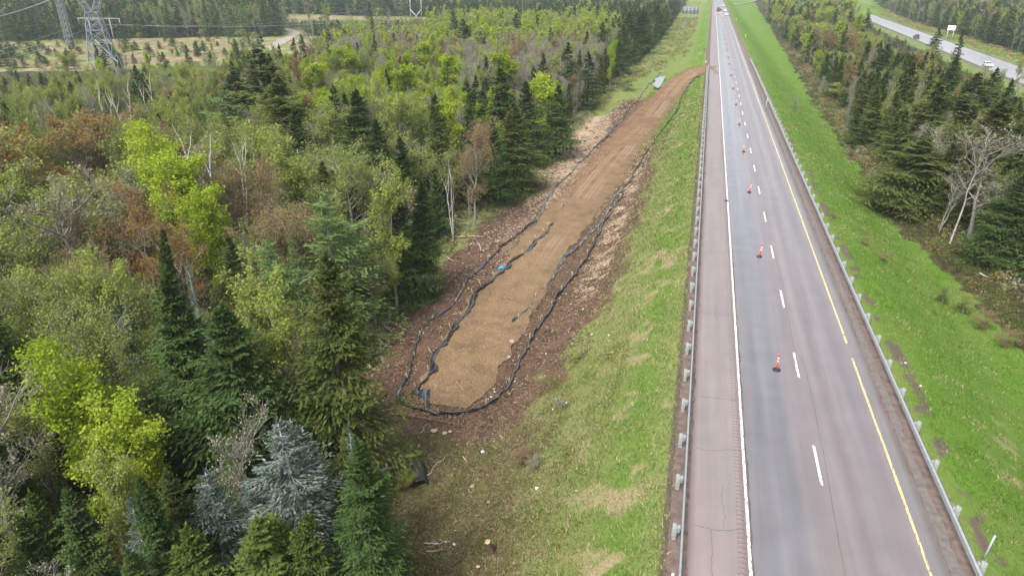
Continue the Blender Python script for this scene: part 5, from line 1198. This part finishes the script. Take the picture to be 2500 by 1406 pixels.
# what the photograph shows open: the clearing, the gravel road, the far road, the tower feet
def floor_y(px, D, x, y):
    if x < 0 and D < 262:
        if px < 560: return (186 if px < 340 else 168)+9*math.sin(px*.05)
        if px < 760: return 120+.10*(px-560)
    if x < 0 and D < 545 and 700 < px < 1045: return 50
    if 15 < x < float(rrx(y))-5 and 2200 < px < 2278: return 128
    if 15 < x < float(rrx(y))-5 and 2372 < px < 2445: return 186
    if x > 15 and x < float(rrx(y))-8 and px > 2085: return 72+(px-2085)*.415+8*math.sin(px*.11)
    return None
la, DD = latD(x, y)
for j in range(len(x)):
    if not keep[j]: continue
    f = floor_y(u[j], DD[j], x[j], y[j])
    if f is None or (R.random() < .03 and f not in (128, 186)): continue
    for q in range(14):
        _, vq, _ = proj((x[j], y[j], z[j]+Hh[j]))
        if vq[0] >= f: break
        Hh[j] *= .88
    if Hh[j] < 1.6: keep[j] = False
x, y, z, D, Hh, kinds = x[keep], y[keep], z[keep], D[keep], Hh[keep], kinds[keep]
slim = np.where((D > 105) & ~np.isin(kinds, CONS), .66, 1)
wid_ = {'fir': 3.5, 'olivefir': 3.9, 'youngfir': 3.4, 'silver': 3, 'larch': 4.2, 'lime': 3.8, 'yellow': 4.2, 'olive': 5.0, 'tan': 4.8, 'red': 5, 'bare': 4.6, 'birch': 4}
dia = np.array([wid_[k] for k in kinds])*(Hh/11)**.7*R.uniform(.8, 1.25, len(x))*slim*np.where(D > 450, 1.35, np.where(D > 260, 1.15, 1))
for h in heroes:
    dd_ = float(np.hypot(h[1], h[2]))
    tree(h[0], h[1], h[2], h[3], h[4], h[5], h[6], 'hi' if dd_ < 120 else 'mid')
# nearest 300 conifers and leafy trees of the stand are things of their own; the rest is one mass per kind
iscon = np.isin(kinds, CONS); isbare = np.isin(kinds, ['bare', 'birch'])
uu, vv, zz = proj(np.c_[x, y, z+Hh*.8]); inview = (uu > -60) & (uu < 2560) & (vv > -60) & (vv < 1440)
order = np.argsort(D); ind = np.zeros(len(x), bool)
nh = {True: sum(h[0] in CONS for h in heroes), False: sum(h[0] not in CONS for h in heroes)}
for flag, cap in ((0, 190), (1, 120), (2, 80)):
    sel = iscon if flag == 0 else (isbare if flag == 2 else ~iscon & ~isbare)
    k = [j for j in order if sel[j] and inview[j]][:cap]; ind[k] = True
ind |= (D < 60)
SIZE = lambda h: 'tall' if h > 11.5 else ('low' if h < 7.5 else 'middle sized')
used = {}
def rel(j):
    d = np.hypot(hx-x[j], hy-y[j]); i = int(np.argmin(d)); la1, D1 = latD(hx[i], hy[i]); la2, D2 = latD(x[j], y[j]); a, b_ = la2-la1, D2-D1
    side = ('right of' if a > 0 else 'left of') if abs(a) > abs(b_) else ('behind' if b_ > 0 else 'in front of')
    near = 'just ' if d[i] < 5 else ('' if d[i] < 11 else 'some way ')
    ref = ' '.join(heroes[i][6].split()[:8]).rstrip(',').rsplit(' and', 1)[0]
    while ref.split()[-1] in ('the', 'of', 'in', 'with', 'at', 'a', 'left', 'right', 'by', 'and', 'its', 'near', 'an', 'to', 'above', 'behind', 'below', 'between', 'under', 'lower', 'one', 'than', 'two', 'out', 'beside', 'against', 'on'): ref = ref.rsplit(' ', 1)[0]
    return near+side+' the '+ref.rstrip(',')
for j in np.where(ind)[0]:
    nm = NAMES[kinds[j]][2]; lab = '%s %s %s' % (SIZE(Hh[j]), nm, rel(j)); lab = ' '.join(lab.split()[:16])
    g = 'alike trees: '+lab
    used.setdefault(lab, []).append(tree(kinds[j], x[j], y[j], z[j], Hh[j], dia[j], lab, 'hi' if D[j] < 62 else 'mid', NAMES[kinds[j]][1]+'s of the woods'))
# the masses, instanced on points
def mass(kind, idx):
    me = bpy.data.meshes.new('trees'); pts = np.c_[x[idx], y[idx], z[idx]-.05]; me.from_pydata(pts.tolist(), [], [])
    cmw = PW[PROTO[(kind, 'mid')][0][1].name]; pH = PROTO[(kind, 'mid')][0][2]
    lodn = (D[idx] > 235).astype(np.int32)
    if (kind, 'lo') not in PROTO: lodn[:] = 0
    for nm, ty, v in (('rot', 'FLOAT_VECTOR', np.c_[R.normal(0, .03, len(idx)), R.normal(0, .03, len(idx)), R.random(len(idx))*6.28]), ('scl', 'FLOAT_VECTOR', np.c_[dia[idx]/cmw, dia[idx]/cmw, Hh[idx]/pH])):
        a = me.attributes.new(nm, ty, 'POINT'); a.data.foreach_set('vector', v.astype(np.float32).ravel())
    for nm, v in (('lod', lodn), ('pick', R.integers(0, 2, len(idx)).astype(np.int32))):
        a = me.attributes.new(nm, 'INT', 'POINT'); a.data.foreach_set('value', v)
    word = {'fir': 'firs', 'olivefir': 'spruces', 'youngfir': 'young_firs', 'silver': 'silver_firs', 'larch': 'larches', 'lime': 'aspens', 'yellow': 'budding_maples', 'olive': 'alders', 'tan': 'orange_maples', 'red': 'red_maples', 'bare': 'bare_trees', 'birch': 'birches'}[kind]
    o = link('distant_'+word, me); tag(o, 'mass of distant '+NAMES[kind][2]+'s in the woods', 'woods', kind='stuff')
    ng = bpy.data.node_groups.new('scatter', 'GeometryNodeTree')
    ng.interface.new_socket('Geometry', in_out='INPUT', socket_type='NodeSocketGeometry'); ng.interface.new_socket('Geometry', in_out='OUTPUT', socket_type='NodeSocketGeometry')
    N = ng.nodes; Lk = ng.links; gi = N.new('NodeGroupInput'); go = N.new('NodeGroupOutput'); jo = N.new('GeometryNodeJoinGeometry')
    def na(nm, ty):
        q = N.new('GeometryNodeInputNamedAttribute'); q.data_type = ty; q.inputs[0].default_value = nm; return q
    for li, lod in enumerate(('mid', 'lo')):
        if (kind, lod) not in PROTO: continue
        for vi in range(2):
            tm, cm, _ = PROTO[(kind, lod)][vi]; jj = N.new('GeometryNodeJoinGeometry')
            for m_ in (tm, cm):
                po = bpy.data.objects.new('source', m_); oi = N.new('GeometryNodeObjectInfo'); oi.inputs['Object'].default_value = po
                Lk.new(oi.outputs['Geometry'], jj.inputs[0])
            gti = N.new('GeometryNodeGeometryToInstance'); Lk.new(jj.outputs[0], gti.inputs[0])
            ip = N.new('GeometryNodeInstanceOnPoints'); Lk.new(gi.outputs[0], ip.inputs['Points']); Lk.new(gti.outputs[0], ip.inputs['Instance'])
            al, ap = na('lod', 'INT'), na('pick', 'INT')
            ad = N.new('ShaderNodeMath'); ad.operation = 'MULTIPLY_ADD'; ad.inputs[1].default_value = 2; Lk.new(al.outputs[0], ad.inputs[0]); Lk.new(ap.outputs[0], ad.inputs[2])
            cp = N.new('ShaderNodeMath'); cp.operation = 'COMPARE'; cp.inputs[1].default_value = li*2+vi; cp.inputs[2].default_value = .1; Lk.new(ad.outputs[0], cp.inputs[0]); Lk.new(cp.outputs[0], ip.inputs['Selection'])
            ar = na('rot', 'FLOAT_VECTOR'); Lk.new(ar.outputs[0], ip.inputs['Rotation']); as_ = na('scl', 'FLOAT_VECTOR'); Lk.new(as_.outputs[0], ip.inputs['Scale'])
            Lk.new(ip.outputs[0], jo.inputs[0])
    Lk.new(jo.outputs[0], go.inputs[0]); md = o.modifiers.new('scatter', 'NODES'); md.node_group = ng
rest = ~ind
for kd in sorted(set(kinds[rest])): mass(kd, np.where(rest & (kinds == kd))[0])
print('TREES', len(heroes), int(ind.sum()), int(rest.sum()))

# ------------------------------------------------------------------ young firs in the clearing, shrubs
def scatter_small(n_, xr, yr, hs, kinds_, lab, test, grp, px_win=None):
    c = 0; tries = 0
    while c < n_ and tries < n_*40:
        tries += 1
        px, py = R.uniform(*xr), R.uniform(*yr); X_, Y_, Z_ = at(px, py)
        if not test(X_, Y_, px, py): continue
        k = kinds_[int(R.integers(len(kinds_)))]; H_ = R.uniform(*hs); c += 1
        side = 'left of' if px < 225 else ('right of' if px > 300 else 'beside')
        tree(k, X_, Y_, Z_, H_, H_*R.uniform(.65, 1.15), lab % (side,), 'mid', grp)
inclr = lambda X_, Y_, px, py: bool(clearing(X_, Y_)) and pdist(GRP, X_, Y_)[0] > 5
scatter_small(85, (-40, 340), (98, 172), (2.2, 5.5), ('youngfir', 'youngfir', 'fir'), 'low bushy young fir in the straw clearing %s the pylon', inclr, 'young firs in the clearing')
scatter_small(60, (300, 640), (72, 140), (1.6, 4.2), ('youngfir', 'fir', 'youngfir', 'yellow'), 'small young tree in the straw clearing %s the pylon', inclr, 'young firs in the clearing')
scatter_small(14, (560, 640), (84, 112), (1.5, 3.5), ('youngfir', 'olive'), 'small bush in the clearing %s the pylon near the gravel road', inclr, 'young firs in the clearing')
def shrub(px, py, H_, wpx, kind, label, nm='shrub'):
    X_, Y_, Z_ = at(px, py); _, _, zc = proj((X_, Y_, Z_)); P = PROTO[(kind, 'hi' if Y_ < 90 and (kind, 'hi') in PROTO else 'mid')]; tm, cm, pH = P[0]
    o = thing(nm, label, 'shrub', (X_, Y_, Z_-H_*.25), R.random()*6); s = wpx*float(zc[0])/FPX/PW[cm.name]; o.scale = (s, s, H_*1.25/pH); link('trunk', tm, o); link('crown', cm, o); return o
for a in [(2207, 360, 2.4, 46, 'pink', 'whitish blossoming shrub at the edge of the median woods'), (2030, 240, 3.0, 50, 'bare', 'bare shrub on the right grass slope, farther one'), (1938, 272, 2.2, 26, 'bare', 'thin leafless bush standing in the right grass slope'),
          (2048, 250, 3.5, 60, 'yellow', 'pale budding shrub at the foot of the right slope'), (2035, 532, .5, 22, 'tan', 'rusty tuft behind the right guardrail, farther of two low ones'), (2110, 598, .7, 26, 'tan', 'rusty brown low tuft on the right slope'), (2155, 636, .6, 32, 'tan', 'second rusty brown low tuft on the right slope'),
          (2350, 765, 1.6, 70, 'olive', 'green brown thicket at the foot of the right slope'), (2395, 805, 1.6, 60, 'tan', 'rusty brown thicket at the foot of the right slope'), (2300, 740, 1.4, 55, 'olive', 'low green bush left of the right thicket'), (2450, 850, 1.5, 60, 'tan', 'brown brush near the right edge of the picture'),
          (1585, 222, 0, 0, '', ''), (1535, 222, 3.0, 60, 'olive', 'round olive bush by the pond'), (1000, 1185, .9, 60, 'tan', 'orange leaved sapling bush in front of the culvert pipe'), (985, 1195, 1.2, 60, 'yellow', 'yellowish sapling bush left of the culvert pipe'), (965, 1110, .9, 46, 'red', 'red leaved low bush above the culvert'),
          (1270, 1130, 1.0, 70, 'tan', 'brown dead brush on the slope right of the culvert'), (1300, 1150, 1.0, 50, 'bare', 'grey dead brush on the slope right of the culvert'), (1405, 888, .7, 22, 'yellow', 'small yellow sapling on the slope right of the fence'), (1370, 1000, .7, 36, 'bare', 'grey brush on the slope right of the fence bend'),
          (1720, 128, 1.2, 16, 'bare', 'low bush beside the left shoulder far up the road')]:
    if a[4]: 
        if a[4] == 'pink': PROTO[('pink', 'mid')] = [(lambda t, c_: (t, c_, 11))(PROTO[('olive', 'mid')][0][0], None)] and PROTO[('olive', 'mid')]
        shrub(*a)
pinkm = LM['pink']
for o in list(bpy.data.objects):
    if o.get('label', '').startswith('whitish blossoming'):
        c_ = [q for q in o.children if q.name.startswith('crown')][0]; c_.data = c_.data.copy(); c_.data.materials[0] = pinkm
# ------------------------------------------------------------------ ground cover nobody could count
def samp(n_, x0, x1, y0, y1, p):
    X_ = R.uniform(x0, x1, n_); Y_ = y0+(y1-y0)*R.random(n_)**p; return X_, Y_
def blades(name, X_, Y_, h, w, mats, mi, lean=.5, label=None):
    n_ = len(X_); Z_ = gz(X_, Y_); a = R.random(n_)*2*pi; l_ = R.normal(0, lean, (n_, 2))*h[:, None]
    b0 = np.c_[X_-np.cos(a)*w, Y_-np.sin(a)*w, Z_-.03]; b1 = np.c_[X_+np.cos(a)*w, Y_+np.sin(a)*w, Z_-.03]; t = np.c_[X_+l_[:, 0], Y_+l_[:, 1], Z_+h]
    V, F = tris(np.stack([b0, b1, t], 1)); o = link(name, mesh_np(name, V, [F], mats, mi)); return tag(o, label, 'grass' if label else None, kind='stuff')
LG1 = leafmat('grass blades', [(.10, .135, .04), (.16, .20, .062), (.22, .25, .095), (.30, .285, .15)], .3, 0.); LG2 = leafmat('lush grass blades', [(.06, .14, .014), (.10, .20, .022), (.16, .25, .04)], .3, 0.)
LG3 = leafmat('dry grass blades', [(.22, .18, .09), (.36, .30, .17), (.48, .42, .26)], .3, 0.)
X_, Y_ = samp(190000, -12.5, .75, 12, 215, 1.9); f1 = fbm(X_*.35, Y_*.35, 41)*.5+fbm(X_*.9, Y_*.9, 42)*.5; dT, _, sd_ = pdist(TRK, X_, Y_, TRZ)
k = (R.random(len(X_)) < 1-.9*ss(70, 210, Y_))&(R.random(len(X_)) < .14+.9*ss(-2.5, 1.5, dT+4*(f1-.5)-np.interp(Y_, [20, 34, 44, 60, 85, 112, 128, 180], [0, 3, 8.0, 10.2, 9.8, 8.4, 2, 1])))&(R.random(len(X_)) < np.clip(fbm(X_*1.7, Y_*1.7, 51)*2.2-.35, .1, 1)); X_, Y_, f1 = X_[k], Y_[k], f1[k]
dryp = ss(.52, .62, f1)*.75*np.exp(-((X_+1.9)/1.6)**2)+.20+.20*(Y_ < 60); mi = np.where(R.random(len(X_)) < dryp, 2, np.where(R.random(len(X_)) < .3+.5*np.exp(-((X_+1.2)/1.5)**2), 1, 0))
blades('slope_grass', X_, Y_, R.uniform(.05, .17, len(X_))*(1+Y_*.006), R.uniform(.008, .02, len(X_))*(1+Y_*.03), [LG1, LG2, LG3], mi, .75, 'short green and straw coloured grass on the left road bank')
X_, Y_ = samp(130000, 14.6, 30, 14, 230, 1.7); k = (R.random(len(X_)) < 1-.9*ss(70, 220, Y_)) & (X_ < eR(Y_)+1) & (R.random(len(X_)) < np.clip(fbm(X_*1.1, Y_*1.1, 52)*2.2-.4, .08, 1)); X_, Y_ = X_[k], Y_[k]
dryp = .05+.55*ss(.55, .7, fbm(X_*.8, Y_*.8, 42)); mi = np.where(R.random(len(X_)) < dryp, 2, np.where(R.random(len(X_)) < .85, 1, 0))
blades('verge_grass', X_, Y_, R.uniform(.06, .2, len(X_)), R.uniform(.01, .025, len(X_))*(1+Y_*.02), [LG1, LG2, LG3], mi, .6, 'lush green grass on the right road bank')
# woody debris, chips and slash on the stripped soil
def debris(name, X_, Y_, L_, w_, mats, mi, label, lift=.02):
    n_ = len(X_); a = R.normal(.9, .9, n_); el = R.normal(0, .15, n_); d = np.c_[np.cos(a)*np.cos(el), np.sin(a)*np.cos(el), np.sin(el)]*L_[:, None]*.5
    s_ = np.c_[-np.sin(a), np.cos(a), R.normal(0, .4, n_)]*w_[:, None]; C0 = np.c_[X_, Y_, gz(X_, Y_)+lift+R.random(n_)*.06]
    V, F = quads(np.stack([C0-d-s_, C0+d-s_*.6, C0+d+s_*.6, C0-d+s_], 1)); o = link(name, mesh_np(name, V, [F], mats, mi)); return tag(o, label, 'debris', kind='stuff')
MD = [pm('bark brown bits', (.11, .065, .042), .95), pm('tan wood bits', (.30, .205, .125), .95), pm('pale wood bits', (.44, .345, .245), .9), pm('dark wet bits', (.035, .022, .016), .9)]
X_, Y_ = samp(130000, -26, -4, 36, 175, 1.35); dT, _, sd_ = pdist(TRK, X_, Y_, TRZ)
wl_ = np.where(sd_ > 0, np.interp(Y_, [36, 44, 60, 85, 112, 128, 180], [5.5, 8.0, 10.2, 9.8, 8.4, 7.6, 6.5]), 10.5)+(fbm(X_*.3, Y_*.3, 55)-.5)*5; k = (dT > 3.0+.5*fbm(X_, Y_, 56)) & (dT < wl_) & (X_ < -1.5) & (X_ > eL(Y_)-1.5) & (R.random(len(X_)) < np.clip(fbm(X_*.8, Y_*.8, 57)*2-.3, .15, 1)) & ~((Y_ > 135) & (dT < np.where(sd_ > 0, 7.2, 5.2)))
X_, Y_ = X_[k], Y_[k]; pale = np.clip(np.exp(-((X_+21)/4)**2)*(.4*ss(55, 75, Y_)+.6*ss(84, 102, Y_))+.35*np.exp(-((X_+8.6)/1.9)**2)*ss(50, 66, Y_), 0, 1)
r_ = R.random(len(X_)); mi = np.where(r_ < .015+.5*pale, 2, np.where(r_ < .15+.6*pale, 1, np.where(r_ < .75, 0, 3)))
debris('wood_debris', X_, Y_, R.uniform(.05, .24, len(X_))*(1+Y_*.004), R.uniform(.008, .026, len(X_))*(1+Y_*.02), MD, mi, 'chips, twigs and bark strewn over the stripped soil')
X_, Y_ = samp(60000, -19, -4, 14, 42, 1.0); k = (X_ > eL(Y_)-1) & (R.random(len(X_)) < ss(-3.5, -8, X_+(Y_-28)*.12+3*(fbm(X_*.5, Y_*.5, 60)-.5))); X_, Y_ = X_[k], Y_[k]; r_ = R.random(len(X_))
debris('brush_litter', X_, Y_, R.uniform(.05, .30, len(X_)), R.uniform(.004, .014, len(X_)), MD, np.where(r_ < .05, 2, np.where(r_ < .3, 1, np.where(r_ < .85, 0, 3))), 'dead twigs and brush on the mossy slope')
LM1 = leafmat('moss and low herbs', [(.06, .08, .018), (.11, .14, .026), (.16, .20, .036), (.17, .13, .05)], .3, 0.)
X_, Y_ = samp(90000, -22, -3, 13, 46, 1.0); k = (X_ > eL(Y_)-2) & (R.random(len(X_)) < np.clip(fbm(X_*.9, Y_*.9, 64)*2.6-.8, .05, 1)) & ((Y_ < 36.5) | (X_ > -9.5)); X_, Y_ = X_[k], Y_[k]
blades('mossy_herbs', X_, Y_, R.uniform(.05, .22, len(X_)), R.uniform(.012, .035, len(X_)), [LM1], np.zeros(len(X_)), .8, 'moss and low herbs around the culvert')
# small plants and saplings under and along the edge of the trees
def clumps(name, X_, Y_, hh, ww, n_l, ls, mats, label):
    Q = []
    m = len(X_); P = R.normal(0, 1, (m, n_l, 3)); P /= np.maximum(np.linalg.norm(P, axis=2, keepdims=True), 1); P[..., 2] = np.abs(P[..., 2])
    C0 = np.c_[X_, Y_, gz(X_, Y_)][:, None]+P*np.stack([ww, ww, hh], -1)[:, None]; C0 = C0.reshape(-1, 3); k = len(C0)
    a = nrm(R.normal(0, 1, (k, 3))); b_ = nrm(np.cross(a, R.normal(0, 1, (k, 3)))); s = (ls*(.5+R.random(k)))[:, None]
    V, F = quads(np.stack([C0-a*s, C0+b_*s*.6, C0+a*s, C0-b_*s*.6], 1)); o = link(name, mesh_np(name, V, [F], mats, np.repeat(R.integers(0, len(mats), m), n_l))); return tag(o, label, 'undergrowth', kind='stuff')
Y_ = 24+R.random(1500)**1.4*200; X_ = eL(Y_)+R.normal(-1.4, 1.5, 1500); k = ~((Y_ > 26) & (Y_ < 37) & (X_ > -21)); X_, Y_ = X_[k], Y_[k]
clumps('undergrowth', X_, Y_, R.uniform(.3, 1.5, len(X_)), R.uniform(.4, 1.1, len(X_)), 60, .10, [LM['olive'], LM['bare'], LM['fir'], LM['tan'], LM['yellow'], LM['bare']], 'low shrubs along the foot of the left woods')
Y_ = 40+R.random(1100)**1.3*300; X_ = eR(Y_)+R.normal(1.0, 1.6, 1100)
clumps('undergrowth', X_, Y_, R.uniform(.3, 1.4, len(X_)), R.uniform(.4, 1.1, len(X_)), 55, .11, [LM['olive'], LM['bare'], LM['tan'], LM['tan'], LM['fir']], 'low shrubs along the foot of the right woods')
P_ = np.array([at(R.uniform(2200, 2560), R.uniform(600, 930))[:2] for _ in range(420)]); k = P_[:, 0] > np.interp(P_[:, 1], [0, 50, 58, 77, 90], [31, 29, 28, 26.5, 24.8])+.6; P_ = P_[k]
clumps('thicket', P_[:, 0], P_[:, 1], R.uniform(.3, 1.1, len(P_)), R.uniform(.3, .8, len(P_)), 90, .045, [LM['olive'], LM['fir'], LM['tan'], LM['olivefir']], 'green and rusty thicket at the foot of the right road bank')
Y_ = 175+R.random(500)*330; X_ = eL(Y_)+R.uniform(1, 14, 500)*ss(170, 260, Y_)
clumps('verge_scrub', X_, Y_, R.uniform(.3, 1.1, 500), R.uniform(.6, 1.6, 500), 45, .17, [LM['olive'], LM['bare'], LM['tan']], 'low scrub between the far woods and the highway')
Y_ = 230+R.random(900)*450; X_ = rrx(Y_)+11+R.uniform(0, 11, 900)
clumps('verge_scrub', X_, Y_, R.uniform(.2, .8, 900), R.uniform(.6, 1.6, 900), 30, .2, [LM['olive'], LM['tan'], LG3], 'low scrub on the verge behind the far road')
rX = R.uniform(-60, -12, 2600); rY = R.uniform(10, 110, 2600); k = rX < eL(rY)-1
clumps('forest_undergrowth', rX[k], rY[k], R.uniform(.3, 1.6, k.sum()), R.uniform(.5, 1.2, k.sum()), 40, .13, [LM['olive'], LM['bare'], LM['fir'], LM['bare']], 'undergrowth beneath the trees')
# loose stones on the track
X_ = R.normal(-16.3, 1.7, 9000); Y_ = 38+R.random(9000)**1.5*90; k = np.abs(X_+16.3) < 2.9; X_, Y_ = X_[k], Y_[k]; n_ = len(X_); s = R.uniform(.02, .075, n_)
C0 = np.c_[X_, Y_, trz(X_, Y_, None)+.03]; d6 = np.array([(1, 0, 0), (0, 1, 0), (-1, 0, 0), (0, -1, 0), (0, 0, .7)]); V = (C0[:, None]+d6[None]*s[:, None, None]*R.uniform(.6, 1.3, (n_, 5, 1))).reshape(-1, 3); b_ = (np.arange(n_)*5)[:, None]
F = np.concatenate([b_+np.array([[q, (q+1) % 4, 4]]) for q in range(4)]); o = link('track_stones', mesh_np('track_stones', V, [F], [pm('track stone', (.25, .17, .10), .95, var=.4, scale=1.5)])); tag(o, 'loose stones on the dirt track', 'stones', kind='stuff')
